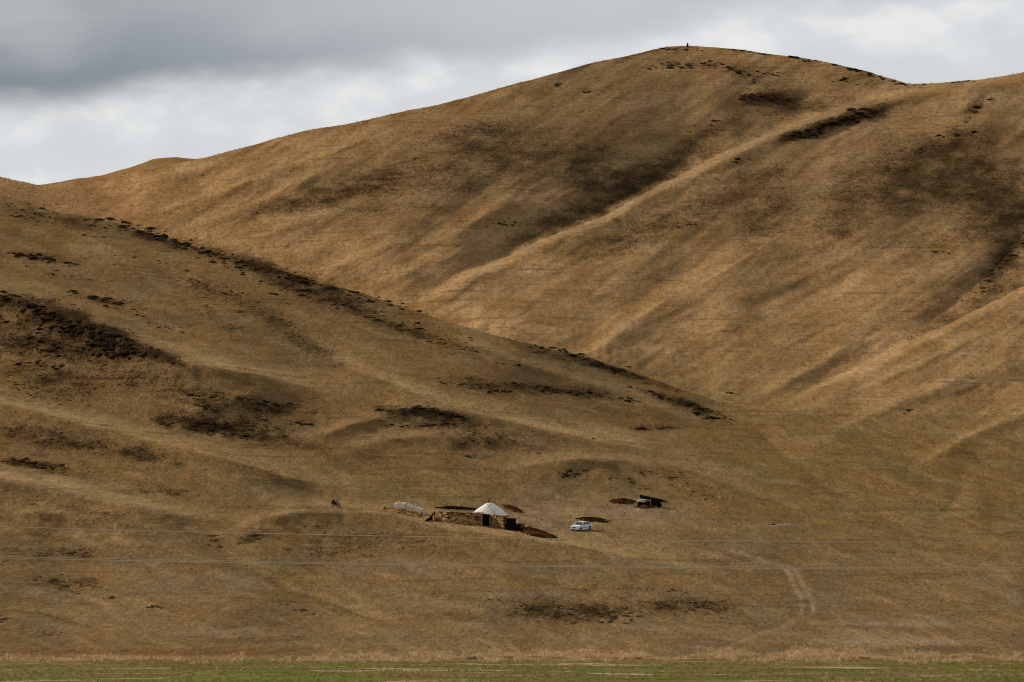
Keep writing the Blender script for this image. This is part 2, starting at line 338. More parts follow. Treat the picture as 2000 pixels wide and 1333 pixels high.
# ---- what grows where, plus shade and crest light painted in: masks by place
def blob(cx, cy, rx, ry, rot=0, p=2.0):
    a = R(rot); dx = PXg - cx; dy = PYg - cy
    u = (dx * math.cos(a) + dy * math.sin(a)) / rx; v = (-dx * math.sin(a) + dy * math.cos(a)) / ry
    return np.exp(-(u * u + v * v) ** (p / 2))
SCRUB = [ # back hill
 (930, 262, 90, 30, -12, .75), (1000, 310, 80, 45, -10, .5), (840, 330, 120, 40, -15, .45), (640, 385, 120, 26, -10, .75), (740, 350, 110, 30, -12, .45), (720, 420, 70, 22, -10, .35), (900, 370, 90, 22, -16, .4),
 (1130, 290, 90, 50, 0, .5), (1160, 360, 70, 40, -15, .5), (1260, 345, 110, 26, -30, .65), (1130, 330, 60, 26, 0, .35), (1080, 440, 90, 28, -20, .35),
 (1340, 127, 50, 10, 5, .5), (1450, 145, 70, 18, 20, .5), (1510, 192, 62, 17, 5, .95), (1410, 245, 70, 22, -25, .5), (1560, 205, 90, 24, 0, .4), (1690, 150, 70, 16, 20, .35), (1650, 205, 90, 12, -8, .3),
 (1640, 236, 80, 13, -18, 1), (1565, 264, 40, 12, -8, .95), (1700, 225, 40, 12, -10, .8), (1895, 218, 34, 11, -40, .8), (1850, 285, 75, 26, -20, 1), (1740, 330, 120, 60, -15, .6), (1900, 350, 110, 60, 0, .85),
 (1960, 420, 90, 60, 0, .85), (1960, 515, 60, 22, -48, 1), (1760, 395, 90, 40, -20, .6), (1640, 410, 110, 40, -20, .5), (1500, 420, 70, 40, -40, .7), (1480, 350, 90, 24, -20, .5), (1400, 400, 90, 40, -25, .45),
 (1290, 440, 110, 30, -22, .5), (1200, 470, 80, 24, -20, .45), (1560, 500, 120, 26, -22, .35), (1800, 480, 120, 30, -10, .4), (1490, 560, 80, 20, -25, .25), (1330, 720, 70, 24, 0, .2),
 (1640, 460, 40, 14, -30, .5), (1830, 640, 60, 14, -25, .35), (1900, 760, 90, 22, -8, .3), (1880, 805, 120, 20, 0, .25), (500, 420, 60, 12, -15, .35), (400, 340, 40, 7, -15, .3), (480, 370, 50, 8, -15, .3),
 # front hill
 (160, 640, 90, 26, 20, 1), (60, 600, 90, 22, 14, .95), (250, 672, 60, 18, 22, 1), (60, 660, 100, 34, 5, .85), (190, 690, 90, 22, 5, .7), (80, 745, 90, 36, 15, .6), (240, 745, 150, 30, 0, .5), (330, 700, 40, 12, 20, .6),
 (300, 465, 90, 10, 17, .8), (460, 505, 80, 11, 18, .8), (560, 540, 110, 22, 17, .75), (640, 580, 120, 22, 17, .6), (120, 430, 110, 16, 10, .5), (400, 560, 120, 24, 22, .4), (60, 500, 80, 10, 5, .6), (210, 588, 50, 8, 10, .7),
 (450, 640, 90, 20, 30, .4), (620, 690, 80, 18, 25, .45), (520, 620, 100, 18, 22, .35), (780, 640, 90, 12, 18, .5), (900, 680, 100, 14, 16, .3), (1060, 690, 90, 8, 17, .5), (1190, 720, 80, 8, 18, .7), (1290, 750, 60, 9, 20, .5),
 (1340, 790, 70, 10, 18, .9), (930, 750, 120, 14, 5, .45), (1110, 765, 110, 12, 6, .6), (1270, 838, 50, 6, 0, .6), (830, 808, 90, 11, 4, .95), (840, 830, 80, 10, 0, .5), (960, 850, 120, 16, 8, .4), (1040, 810, 60, 9, 15, .35),
 (430, 830, 110, 20, 4, .95), (420, 782, 80, 16, 5, .6), (540, 800, 90, 18, 6, .5), (540, 860, 90, 14, 10, .6), (330, 820, 90, 30, 5, .3), (60, 850, 130, 24, 10, .55), (250, 885, 110, 20, 10, .55), (330, 960, 200, 16, 10, .35), (50, 905, 50, 8, 6, .95),
 (110, 920, 60, 12, 6, .5), (520, 915, 100, 12, 16, .3), (150, 1000, 200, 30, 8, .35), (60, 1045, 70, 12, 0, .3), (680, 1042, 180, 24, 4, .32), (620, 1080, 160, 22, 4, .3), (860, 1075, 120, 18, 6, .25),
 (490, 1050, 30, 10, -20, .7), (415, 1060, 24, 12, 40, .5), (130, 1085, 160, 18, 3, .5), (130, 1140, 80, 16, 3, .6), (900, 870, 160, 20, 4, .25), (700, 900, 120, 20, 10, .2), (1110, 1195, 150, 24, 0, .65), (1350, 1185, 90, 16, 0, .6),
 (1150, 1150, 130, 18, 0, .25), (1480, 1100, 120, 20, 8, .25), (90, 1240, 120, 26, 5, .3), (500, 1200, 140, 16, 3, .2), (1580, 1160, 90, 24, 0, .2), (1680, 1060, 150, 20, 4, .15),
]
scrub = np.zeros_like(Z)
for cx, cy, rx, ry, rot, a in SCRUB:
    scrub = np.maximum(scrub, 0) + a * blob(cx, cy, rx, ry, rot) * (1 - .5 * np.minimum(scrub, 1))
isB = (np.arange(len(Z))[:, None] >= NA)
S1 = [(790, 610), (820, 590), (870, 562), (960, 520), (1060, 470), (1180, 425), (1280, 370), (1400, 310), (1500, 265), (1600, 225), (1760, 185), (1880, 168), (2100, 140)]
S2 = [(1500, 800), (1590, 765), (1680, 722), (1780, 672), (1900, 612), (2000, 560), (2200, 430)]
def bank(pts, near, far, a, ta, tb, up=True, lo=0):
    """scrub along one side of a crest; in the hollows it also paints shade"""
    m = (PXg > pts[0][0] - 80) & (PXg < pts[-1][0] + 80) & (PYg > min(p[1] for p in pts) - 80) & (PYg < max(p[1] for p in pts) + 80); m[:NA] &= lo == 1
    d, t = line_dist(PXg[m], PYg[m], pts); d = d if up else -d
    scrub[m] += a * ss(d, near - 3, near + 2) * np.exp(-np.maximum(d - near, 0) / far) * ss(t, *ta) * ss(1 - t, *tb)
bank(S1, 4, 34, .62, (.08, .25), (.30, .55)); bank(S1, 8, 22, .35, (.1, .3), (.05, .3), up=False)
bank(S2, 4, 30, .7, (.2, .6), (0, .01)); bank(S2, 10, 18, .2, (.2, .5), (.1, .3), up=False)
bank([(1140, 690), (1220, 640), (1300, 590), (1400, 537), (1500, 478), (1600, 420)], 4, 26, .40, (.2, .5), (.1, .4))
scrub = scrub * np.clip(.95 + .9 * fbm(PXg / 60, PYg / 22, 4, 58), .25, 1.3) * np.where(isB, .90, 1.0)
scrub += .10 * fbm(PXg / 90, PYg / 30, 4, 51) + .16 * fbm(PXg / 30, PYg / 9, 3, 55) * ss(scrub, .02, .4)
scrub = np.clip(scrub, 0, 1)
warm = ss(PYg, 900, 640) * np.where(np.arange(len(Z))[:, None] >= NA, 1.0, .04) * .95  # front hill held back from the warm tan, for its painted cloud shadow
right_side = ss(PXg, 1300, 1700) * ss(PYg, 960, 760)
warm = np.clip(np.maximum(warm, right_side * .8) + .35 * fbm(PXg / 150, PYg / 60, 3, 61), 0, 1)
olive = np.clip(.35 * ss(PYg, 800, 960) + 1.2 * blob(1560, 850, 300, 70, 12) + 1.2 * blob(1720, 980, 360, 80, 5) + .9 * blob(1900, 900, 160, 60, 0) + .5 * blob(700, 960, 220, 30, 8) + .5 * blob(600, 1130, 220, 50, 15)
                + .5 * blob(1180, 1110, 200, 26, 6) + .5 * fbm(PXg / 120, PYg / 36, 4, 65), 0, 1)
bare = (.75 * blob(1080, 1000, 150, 42, 0) + .6 * blob(1300, 1010, 160, 36, 0) + .5 * blob(1060, 1170, 120, 18, -8) + .55 * blob(1700, 1245, 200, 14, 0) + .5 * blob(1300, 1240, 260, 24, 0) + .5 * blob(420, 1230, 200, 20, 0)
        + .7 * blob(1530, 1026, 60, 5, 0) + .4 * blob(100, 1230, 120, 20, 6) + .25 * fbm(PXg / 100, PYg / 24, 4, 71))
def track_crest_light(pts, w, a, w_end=None):
    global bare
    m = (PXg > min(p[0] for p in pts) - 40) & (PXg < max(p[0] for p in pts) + 40) & (PYg > min(p[1] for p in pts) - 40) & (PYg < max(p[1] for p in pts) + 40)
    d, t = line_dist(PXg[m], PYg[m], pts)
    ww = w + (0 if w_end is None else (w_end - w) * t)
    bare[m] = np.maximum(bare[m], a * np.exp(-(d / ww) ** 2) * ss(t, 0, .12) * ss(1 - t, 0, .12))
track_crest_light([(1400, 1068), (1470, 1088), (1530, 1112), (1550, 1140), (1565, 1170), (1566, 1200), (1552, 1212)], 2.6, 1.5, 4)
track_crest_light([(1440, 1085), (1500, 1100), (1548, 1112), (1568, 1140), (1582, 1170), (1588, 1195), (1570, 1212)], 2.6, 1.5, 4)
track_crest_light([(1565, 1205), (1530, 1225), (1480, 1240), (1430, 1262), (1400, 1280)], 6, .9)
track_crest_light([(460, 1035), (520, 1010), (560, 1002), (620, 997)], 2.0, .8)
track_crest_light([(100, 955), (200, 975), (300, 998), (420, 1012)], 2.2, .6)
track_crest_light([(880, 575), (870, 610), (900, 640)], 2.2, .5)
track_crest_light([(870, 560), (960, 520), (1060, 470), (1180, 425), (1280, 370), (1400, 310), (1500, 268), (1600, 228), (1760, 187)], 4, .95, 7)  # no track: paints the sunlit strip along this spur's crest
crest_light = np.zeros_like(Z); brow = np.zeros_like(Z)  # light on the crests and shade below them, painted in with the grass tone
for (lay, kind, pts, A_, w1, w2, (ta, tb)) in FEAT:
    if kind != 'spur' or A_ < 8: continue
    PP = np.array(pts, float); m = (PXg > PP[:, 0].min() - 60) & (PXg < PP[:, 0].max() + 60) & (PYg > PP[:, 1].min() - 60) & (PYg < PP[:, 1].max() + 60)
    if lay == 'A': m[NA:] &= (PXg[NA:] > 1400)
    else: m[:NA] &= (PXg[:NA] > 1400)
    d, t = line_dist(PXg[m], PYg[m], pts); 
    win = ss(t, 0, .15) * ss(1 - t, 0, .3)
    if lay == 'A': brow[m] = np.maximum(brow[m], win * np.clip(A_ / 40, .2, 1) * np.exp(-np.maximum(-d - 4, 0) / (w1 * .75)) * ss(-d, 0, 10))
    crest_light[m] = np.maximum(crest_light[m], win * np.clip(A_ / 20, .4, 1) * np.exp(-((d - 4) / np.where(d > 4, 26 if lay == 'A' else 8, 3)) ** 2))
bare = np.clip(bare, 0, 1.2)
green = .75 * blob(60, 1283, 400, 7, 0) * 0 + .4 * blob(1900, 1295, 200, 6, 0) + .35 * blob(240, 1265, 60, 12, 10)

G = np.zeros(Z.shape + (3,))
def lay(f, c):
    global G
    f = np.clip(f, 0, 1)[..., None]; G = G * (1 - f) + np.array(c) * f
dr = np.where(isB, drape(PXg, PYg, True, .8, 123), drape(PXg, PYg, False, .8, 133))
lay(np.ones_like(Z), (.188, .121, .053)); lay(np.where(isB, 0, .5 * ss(PYg, 960, 800)) * ss(1400 - PXg, 0, 200), (.16, .098, .042)); lay(warm, (.41, .247, .112)); lay(olive * .85, (.175, .124, .042))  # darker brown on the front hill paints in the cloud shadow over it
lay(np.clip(.3 + 1.2 * fbm(PXg / 110, PYg / 36, 4, 141), 0, .6), (.23, .118, .034))
lay(np.clip(1.3 * fbm(PXg / 70, PYg / 20, 4, 145) - .05, 0, .5) * ss(PYg, 700, 1000), (.125, .082, .036))
lay(ss(PYg, 960, 1110) * np.clip(.40 + 1.1 * fbm(PXg / 130, PYg / 34, 4, 171), .1, .95), (.176, .126, .070))
lay(.8 * blob(300, 1265, 90, 9, 0) + .5 * blob(700, 1245, 120, 8, 0), (.15, .105, .035))
lay((bare - .2) * .95, (.29, .205, .13)); lay(.55 * blob(1750, 1224, 120, 7, 0) + .6 * blob(1760, 1254, 130, 6, 0) + .5 * blob(1010, 1162, 70, 9, -8) + .4 * blob(1440, 1095, 80, 8, 10), (.33, .24, .15))
lay(1.0 * blob(105, 1207, 62, 3, 16) + .9 * blob(660, 1187, 95, 3.5, 20) + .6 * blob(500, 1118, 60, 4, 30), (.085, .062, .020)); lay(crest_light * .8, np.array((.45, .295, .135)))  # pale crest grass, with the light on the crests painted in
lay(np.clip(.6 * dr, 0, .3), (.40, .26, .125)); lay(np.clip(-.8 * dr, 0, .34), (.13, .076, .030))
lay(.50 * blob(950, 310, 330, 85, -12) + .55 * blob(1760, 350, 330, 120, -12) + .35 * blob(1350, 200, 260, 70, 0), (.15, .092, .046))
lay(.7 * blob(40, 372, 160, 34, 10) * isB, (.30, .20, .10))
straw_d = np.clip(.55 + 1.9 * fbm(PXg / 90, PXg * 0 + .3, 4, 19), .03, 1.1) * (.15 + .75 * ss(PXg, 500, 1150)) * (1 - .6 * ss(PXg, 1750, 1850)) * np.clip(.75 + .9 * fbm(PXg / 60, PYg / 8, 3, 15), 0, 1)
lay(ss(PYg, 1266, 1283) * ss(PYg + 8 * fbm(PXg / 50, PYg / 9, 3, 161), 1268, 1278) * straw_d, (.40, .26, .12)); lay(ss(PYg, 1262, 1275) * ss(1283 - PYg, 0, 8) * ss(700 - PXg, 0, 300) * .7, (.12, .052, .018))
lay(brow * .62 * np.clip(.55 + .5 * fbm(PXg / 70, PYg / 24, 4, 151), .2, .9), (.085, .053, .024))  # brown growth under the crests, deepened to paint their shaded near faces
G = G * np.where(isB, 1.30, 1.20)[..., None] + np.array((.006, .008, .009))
lay(.7 * blob(1750, 1254, 140, 7, 0) + .5 * blob(1720, 1222, 120, 6, 0), (.36, .265, .17))
lay(scrub * np.where(isB, .7, .85), (.078, .047, .021)); lay(ss(scrub, .55, 1.0) * np.where(isB, .3, .6), (.036, .023, .011))
TRK = np.zeros_like(Z)
def rut(pts, w, a, we=None):
    m = (PXg > min(p[0] for p in pts) - 40) & (PXg < max(p[0] for p in pts) + 40) & (PYg > min(p[1] for p in pts) - 40) & (PYg < max(p[1] for p in pts) + 40)
    d, t = line_dist(PXg[m], PYg[m], pts); ww = w + ((we or w) - w) * t
    TRK[m] = np.maximum(TRK[m], a * np.exp(-(d / ww) ** 2) * ss(t, 0, .15) * ss(1 - t, 0, .12))
rut([(1400, 1068), (1470, 1086), (1528, 1110), (1546, 1135), (1560, 1165), (1564, 1195), (1556, 1212)], 2.5, .9, 5)
rut([(1450, 1084), (1510, 1100), (1550, 1114), (1570, 1140), (1584, 1170), (1589, 1192), (1580, 1212)], 2.5, .9, 5)
rut([(1556, 1110), (1566, 1150), (1574, 1190)], 7, .35)
rut([(1572, 1205), (1535, 1225), (1480, 1240), (1430, 1262), (1395, 1282)], 6, .35)
rut([(1150, 1044), (1230, 1056), (1330, 1060), (1420, 1072)], 2, .35); rut([(1120, 1046), (1220, 1062), (1320, 1068), (1420, 1080)], 2, .3)
rut([(430, 1038), (480, 1024), (540, 1006), (620, 997)], 3, .6); rut([(0, 935), (100, 957), (200, 977), (300, 999), (420, 1014)], 3.5, .6)
rut([(1330, 790), (1450, 800), (1530, 830), (1600, 900), (1680, 985)], 2, .3)
lay(TRK * .62, (.36, .26, .165))

def grid_mesh(name, X, Y, Z, attrs, mat, col=None):
    nr, nc = X.shape
    co = np.stack([X, Y, Z], -1).astype(np.float32).reshape(-1)
    idx = np.arange(nr * nc, dtype=np.int32).reshape(nr, nc)
    q = np.stack([idx[:-1, :-1], idx[:-1, 1:], idx[1:, 1:], idx[1:, :-1]], -1).reshape(-1)
    me = bpy.data.meshes.new(name); me.vertices.add(nr * nc); me.vertices.foreach_set('co', co)
    nf = (nr - 1) * (nc - 1)
    me.loops.add(nf * 4); me.loops.foreach_set('vertex_index', q)
    me.polygons.add(nf); me.polygons.foreach_set('loop_start', np.arange(nf, dtype=np.int32) * 4)
    try: me.polygons.foreach_set('loop_total', np.full(nf, 4, np.int32))
    except Exception: pass
    me.update(calc_edges=True)
    me.polygons.foreach_set('use_smooth', np.ones(nf, bool))
    for k, v in attrs.items():
        a = me.attributes.new(k, 'FLOAT', 'POINT'); a.data.foreach_set('value', v.astype(np.float32).reshape(-1))
    if col is not None:
        a = me.attributes.new('col', 'FLOAT_COLOR', 'POINT'); a.data.foreach_set('color', np.concatenate([col, np.ones(col.shape[:-1] + (1,))], -1).astype(np.float32).reshape(-1))
    me.materials.append(mat)
    o = bpy.data.objects.new(name, me); COL.objects.link(o); return o

# ------------------------------------------------------------------ materials
class NT:
    def __init__(s, name):
        s.m = bpy.data.materials.new(name); s.m.use_nodes = True; s.nt = s.m.node_tree; s.N = s.nt.nodes; s.L = s.nt.links
        s.b = s.N['Principled BSDF']
    def put(s, v, sock):
        if isinstance(v, (int, float)): sock.default_value = v
        elif isinstance(v, tuple): sock.default_value = (*v, 1) if len(v) == 3 and len(sock.default_value) == 4 else v
        else: s.L.new(v, sock)
    def math(s, op, a, b=0.0, clamp=False):
        n = s.N.new('ShaderNodeMath'); n.operation = op; n.use_clamp = clamp; s.put(a, n.inputs[0]); s.put(b, n.inputs[1]); return n.outputs[0]
    def mix(s, f, a, b, blend='MIX'):
        n = s.N.new('ShaderNodeMix'); n.data_type = 'RGBA'; n.blend_type = blend; s.put(f, n.inputs[0]); s.put(a, n.inputs[6]); s.put(b, n.inputs[7]); return n.outputs[2]
    def step(s, x, lo, hi, a=0., b=1.):
        n = s.N.new('ShaderNodeMapRange'); n.interpolation_type = 'SMOOTHSTEP'; s.put(x, n.inputs[0])
        for i, v in enumerate((lo, hi, a, b)): n.inputs[i + 1].default_value = v
        return n.outputs[0]
    def pos(s, scale=(1, 1, 1), obj=False):
        if obj: t = s.N.new('ShaderNodeTexCoord').outputs['Object']
        else: t = s.N.new('ShaderNodeNewGeometry').outputs['Position']
        m = s.N.new('ShaderNodeMapping'); m.inputs['Scale'].default_value = scale; s.L.new(t, m.inputs[0]); return m.outputs[0]
    def noise(s, vec, scale, det=4, rough=.55, dist=0.):
        n = s.N.new('ShaderNodeTexNoise'); s.L.new(vec, n.inputs['Vector']); n.inputs['Scale'].default_value = scale
        n.inputs['Detail'].default_value = det; n.inputs['Roughness'].default_value = rough; n.inputs['Distortion'].default_value = dist; return n.outputs[0]
    def attr(s, name):
        n = s.N.new('ShaderNodeAttribute'); n.attribute_name = name; return n.outputs['Fac']
    def bump(s, h, strength=.5, dist=.1, nrm=None):
        n = s.N.new('ShaderNodeBump'); s.put(h, n.inputs['Height']); n.inputs['Strength'].default_value = strength; n.inputs['Distance'].default_value = dist
        if nrm: s.L.new(nrm, n.inputs['Normal'])
        return n.outputs[0]
    def done(s, col, rough=.9, nrm=None, spec=.1, metal=0.):
        s.put(col, s.b.inputs['Base Color']); s.put(rough, s.b.inputs['Roughness']); s.put(spec, s.b.inputs['Specular IOR Level']); s.put(metal, s.b.inputs['Metallic'])
        if nrm: s.L.new(nrm, s.b.inputs['Normal'])
        return s.m

def hill_material():
    t = NT('hill_grass')
    wp = t.pos((1, .14, 1.2)); lv = t.pos((.09, .03, 1.7))
    n_fine = t.noise(wp, 2.3, 4, .75); n_mid = t.noise(wp, .55, 5, .6); n_big = t.noise(t.pos((1, .5, 1)), .045, 5, .55)
    n_lev = t.noise(lv, .55, 5, .62, .6)           # contour-following terracettes
    n_sp = t.noise(wp, 1.1, 3, .7)
    scrub = t.attr('scrub'); cn = t.N.new('ShaderNodeAttribute'); cn.attribute_name = 'col'; c = cn.outputs['Color']
    c = t.mix(t.step(n_big, .35, .68, 0, .35), c, (.25, .132, .040))
    c = t.mix(t.step(n_mid, .30, .72, .0, .4), c, (.12, .07, .026))
    c = t.mix(t.step(n_lev, .56, .64, 0, .45), c, (.10, .056, .022))
    c = t.mix(t.step(n_fine, .30, .5, .55, 0), c, (.07, .04, .014))
    c = t.mix(t.step(n_fine, .52, .72, 0, .45), c, (.44, .29, .13))
    s = t.math('ADD', scrub, t.math('MULTIPLY', t.math('SUBTRACT', n_sp, .5), .9))
    s = t.math('ADD', s, t.math('MULTIPLY', t.math('SUBTRACT', n_mid, .5), .5))
    sf = t.step(s, .12, 1.0, 0, .80)
    c = t.mix(sf, c, (.052, .031, .014))
    h = t.math('ADD', t.math('MULTIPLY', n_mid, 1.0), t.math('MULTIPLY', n_fine, .35))
    h = t.math('ADD', h, t.math('MULTIPLY', n_lev, .9))
    return t.done(c, .95, t.bump(h, .9, .55), .0)
M_HILL = hill_material()
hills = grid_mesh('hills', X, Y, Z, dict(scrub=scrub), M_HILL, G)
tag(hills, 'rolling dry grass hills with brown scrub patches and gullies', None, None, 'structure')

def plain_material():
    t = NT('plain_grass')
    p = t.pos((1, .6, 1)); q = t.pos((.7, 1, 1)); f = t.pos((1, .15, 1))
    a = t.noise(p, .16, 6, .62); b = t.noise(q, .13, 5, .6, .6); fine = t.noise(f, 2.5, 3); g2 = t.noise(t.pos((1, .8, 1)), .07, 4)
    c = t.mix(t.step(a, .38, .62), (.18, .115, .032), (.115, .105, .019))
    c = t.mix(t.step(g2, .52, .64, 0, .8), c, (.115, .148, .014))
    c = t.mix(t.step(b, .57, .63, 0, .9), c, (.44, .32, .18))
    c = t.mix(t.step(a, .30, .42, .6, 0), c, (.13, .062, .02))
    far = t.N.new('ShaderNodeSeparateXYZ'); t.L.new(t.N.new('ShaderNodeNewGeometry').outputs['Position'], far.inputs[0])
    yy = t.math('ADD', far.outputs[1], t.math('MULTIPLY', t.math('SUBTRACT', a, .5), 90))
    c = t.mix(t.step(yy, 298, 326, 0, .75), c, (.22, .115, .042))
    c = t.mix(t.step(fine, .3, .5, .35, 0), c, (.05, .04, .014))
    c = t.mix(t.step(fine, .6, .8, 0, .35), c, (.34, .26, .12))
    return t.done(c, .95, t.bump(t.math('ADD', a, fine), .6, .2), .05)
M_PLAIN = plain_material()
Yp = np.r_[np.array([6, 12, 25, 45, 70, 100, 130]), np.arange(150, 335, 1.6)]
Yp = np.r_[Yp[Yp < 4.0 / -e_of(1288.0)], 4.0 / -e_of(1288.0)]
e0 = e_of(1288.0); sxp = sx_of(cols, e0)
Xp = np.where(Yp[:, None] > 300, sxp[None] * Yp[:, None], sxp[None] * Yp[:, None])
Zp = np.full_like(Xp, -4.0) + .10 * fbm(Xp / 9, Yp[:, None] / 9, 3, 81) * ss(328 - Yp[:, None], 0, 12)
plain = grid_mesh('plain', Xp, np.repeat(Yp[:, None], NC, 1), Zp, {}, M_PLAIN)
tag(plain, 'flat green and straw coloured grass plain at the foot of the hills', None, None, 'structure')
t = NT('steppe'); M_STEPPE = t.done(t.mix(t.step(t.noise(t.pos(), .02, 5), .4, .6), (.12, .10, .03), (.2, .14, .06)), .95)
bm = bmesh.new(); bmesh.ops.create_circle(bm, cap_ends=True, segments=96, radius=9000)
me = bpy.data.meshes.new('ground'); bm.to_mesh(me); bm.free(); me.materials.append(M_STEPPE)
g = bpy.data.objects.new('ground', me); g.location = (0, 0, -4.8); COL.objects.link(g); tag(g, 'wide steppe ground around the hills', None, None, 'structure')

# far hill showing over the left shoulder of the main hill
fx = np.arange(-600, 900, 4.0); ft = np.linspace(0, 1, 60)[:, None]
fs = np.interp(fx, [-600, 0, 60, 120, 200, 260, 300, 325, 350, 375, 400, 450, 600, 900], [420, 372, 364, 357, 342, 325, 313, 308.5, 307.5, 309, 312, 322, 360, 420])
fpy = 430 + (fs[None] - 430) * ft; fY = 1700 + 420 * ft + 10 * fbm(fx[None] / 60 + 0 * ft, fpy / 20, 3, 5)
a, b, c_ = to_xyz(np.repeat(fx[None], 60, 0), fpy, fY)
c_ = c_ + 1.2 * fbm(a / 20, b / 50, 3, 6)
a = np.vstack([a, a[-1:] * 1.3]); b = np.vstack([b, b[-1:] * 1.3]); c_ = np.vstack([c_, c_[-1:] - 120])
z1 = np.zeros_like(a)
fh = grid_mesh('far_hill', a, b, c_, dict(scrub=np.clip(.25 * fbm(a / 30, b / 60, 3, 8), 0, 1)), M_HILL, np.ones(a.shape + (3,)) * np.array((.33, .19, .075)) * (1 + .25 * fbm(a / 40, b / 120, 3, 9))[..., None])
tag(fh, 'low far hill behind the left shoulder of the main hill', None, None, 'structure')

bpy.context.view_layer.update()
dg = bpy.context.evaluated_depsgraph_get()
BV = BVHTree.FromObject(hills, dg)
def ray(px, py):
    e = float(e_of(py)); d = Vector((float(sx_of(px, e)), 1, e)).normalized()
    h = BV.ray_cast(Vector((0, 0, 0)), d)
    return h
def P(px, py):
    h = ray(px, py); return h[0]
def gz(x, y):
    h = BV.ray_cast(Vector((x, y, 900)), Vector((0, 0, -1)))
    return h[0].z if h[0] else -4.0
def mpp(p): return p.y / F                                    # metres per picture unit at that distance
#BODY
# ------------------------------------------------------------------ mesh building
class MB:
    def __init__(s): s.v = []; s.f = []; s.mi = []
    def add(s, vs, fs, m=0):
        k = len(s.v); s.v += [tuple(v) for v in vs]; s.f += [tuple(i + k for i in f) for f in fs]; s.mi += [m] * len(fs)
    def box(s, c, size, M=None, jit=0.0, m=0, taper=0.0):
        vs = []
        for z in (-.5, .5):
            for x, y in ((-.5, -.5), (.5, -.5), (.5, .5), (-.5, .5)):
                k = 1 - taper * (z + .5)
                p = Vector((x * size[0] * k, y * size[1] * k, z * size[2]))
                if jit: p += Vector([random.uniform(-jit, jit) * min(size) for _ in range(3)])
                if M is not None: p = M @ p
                vs.append(p + Vector(c))
        s.add(vs, [(3, 2, 1, 0), (4, 5, 6, 7), (0, 1, 5, 4), (1, 2, 6, 5), (2, 3, 7, 6), (3, 0, 4, 7)], m)
    def tube(s, pts, r, n=8, cap=True, m=0):
        pts = [Vector(p) for p in pts]; rs = r if isinstance(r, (list, tuple)) else [r] * len(pts); rings = []
        for i, p in enumerate(pts):
            d = (pts[min(i + 1, len(pts) - 1)] - pts[max(i - 1, 0)]).normalized()
            a = d.cross(Vector((0, 0, 1)))
            if a.length < 1e-3: a = d.cross(Vector((1, 0, 0)))
            a.normalize(); b = d.cross(a)
            rings.append([p + (a * math.cos(t) + b * math.sin(t)) * rs[i] for t in (2 * math.pi * j / n for j in range(n))])
        vs = [v for g_ in rings for v in g_]; fs = []
        for i in range(len(pts) - 1):
            for j in range(n): fs.append((i * n + j, i * n + (j + 1) % n, (i + 1) * n + (j + 1) % n, (i + 1) * n + j))
        if cap: fs += [tuple(range(n))[::-1], tuple((len(pts) - 1) * n + j for j in range(n))]
        s.add(vs, fs, m)
    def lathe(s, prof, n=32, c=(0, 0, 0), M=None, m=0):
        vs = []; fs = []
        for r, z in prof:
            for j in range(n):
                t = 2 * math.pi * j / n; p = Vector((r * math.cos(t), r * math.sin(t), z))
                if M is not None: p = M @ p
                vs.append(p + Vector(c))
        for i in range(len(prof) - 1):
            for j in range(n): fs.append((i * n + j, i * n + (j + 1) % n, (i + 1) * n + (j + 1) % n, (i + 1) * n + j))
        s.add(vs, fs, m)
    def grid(s, rows, m=0):
        nr, nc = len(rows), len(rows[0]); vs = [p for r in rows for p in r]
        s.add(vs, [(i * nc + j, i * nc + j + 1, (i + 1) * nc + j + 1, (i + 1) * nc + j) for i in range(nr - 1) for j in range(nc - 1)], m)
    def build(s, name, mat, parent=None, loc=(0, 0, 0), smooth=False):
        me = bpy.data.meshes.new(name); o_ = Vector(loc)
        me.from_pydata([tuple(Vector(v) - (o_ if parent is None else Vector((0, 0, 0)))) for v in s.v], [], s.f)
        for mm in (mat if isinstance(mat, (list, tuple)) else [mat]): me.materials.append(mm)
        me.polygons.foreach_set('material_index', s.mi)
        if smooth: me.polygons.foreach_set('use_smooth', [True] * len(s.f))
        me.update()
        o = bpy.data.objects.new(name, me); COL.objects.link(o)
        if parent is not None: o.parent = parent
        else: o.location = o_
        return o
def empty(name, loc, rz=0.0, rot=None):
    o = bpy.data.objects.new(name, None); COL.objects.link(o); o.location = loc; o.rotation_euler = rot or (0, 0, rz); o.empty_display_size = .3; return o
def tilt_to_ground(x, y, rz, L=1.2, Wd=.8):
    """rotation that lays a thing heading along rz on the slope"""
    f = Vector((math.cos(rz), math.sin(rz), 0)); l = Vector((-f.y, f.x, 0))
    zf = gz(x + f.x * L, y + f.y * L) - gz(x - f.x * L, y - f.y * L); zl = gz(x + l.x * Wd, y + l.y * Wd) - gz(x - l.x * Wd, y - l.y * Wd)
    fx = (f * 2 * L + Vector((0, 0, zf))).normalized(); lx = (l * 2 * Wd + Vector((0, 0, zl))).normalized()
    up = fx.cross(lx).normalized(); lx = up.cross(fx)
    return Matrix((fx, lx, up)).transposed().to_euler()

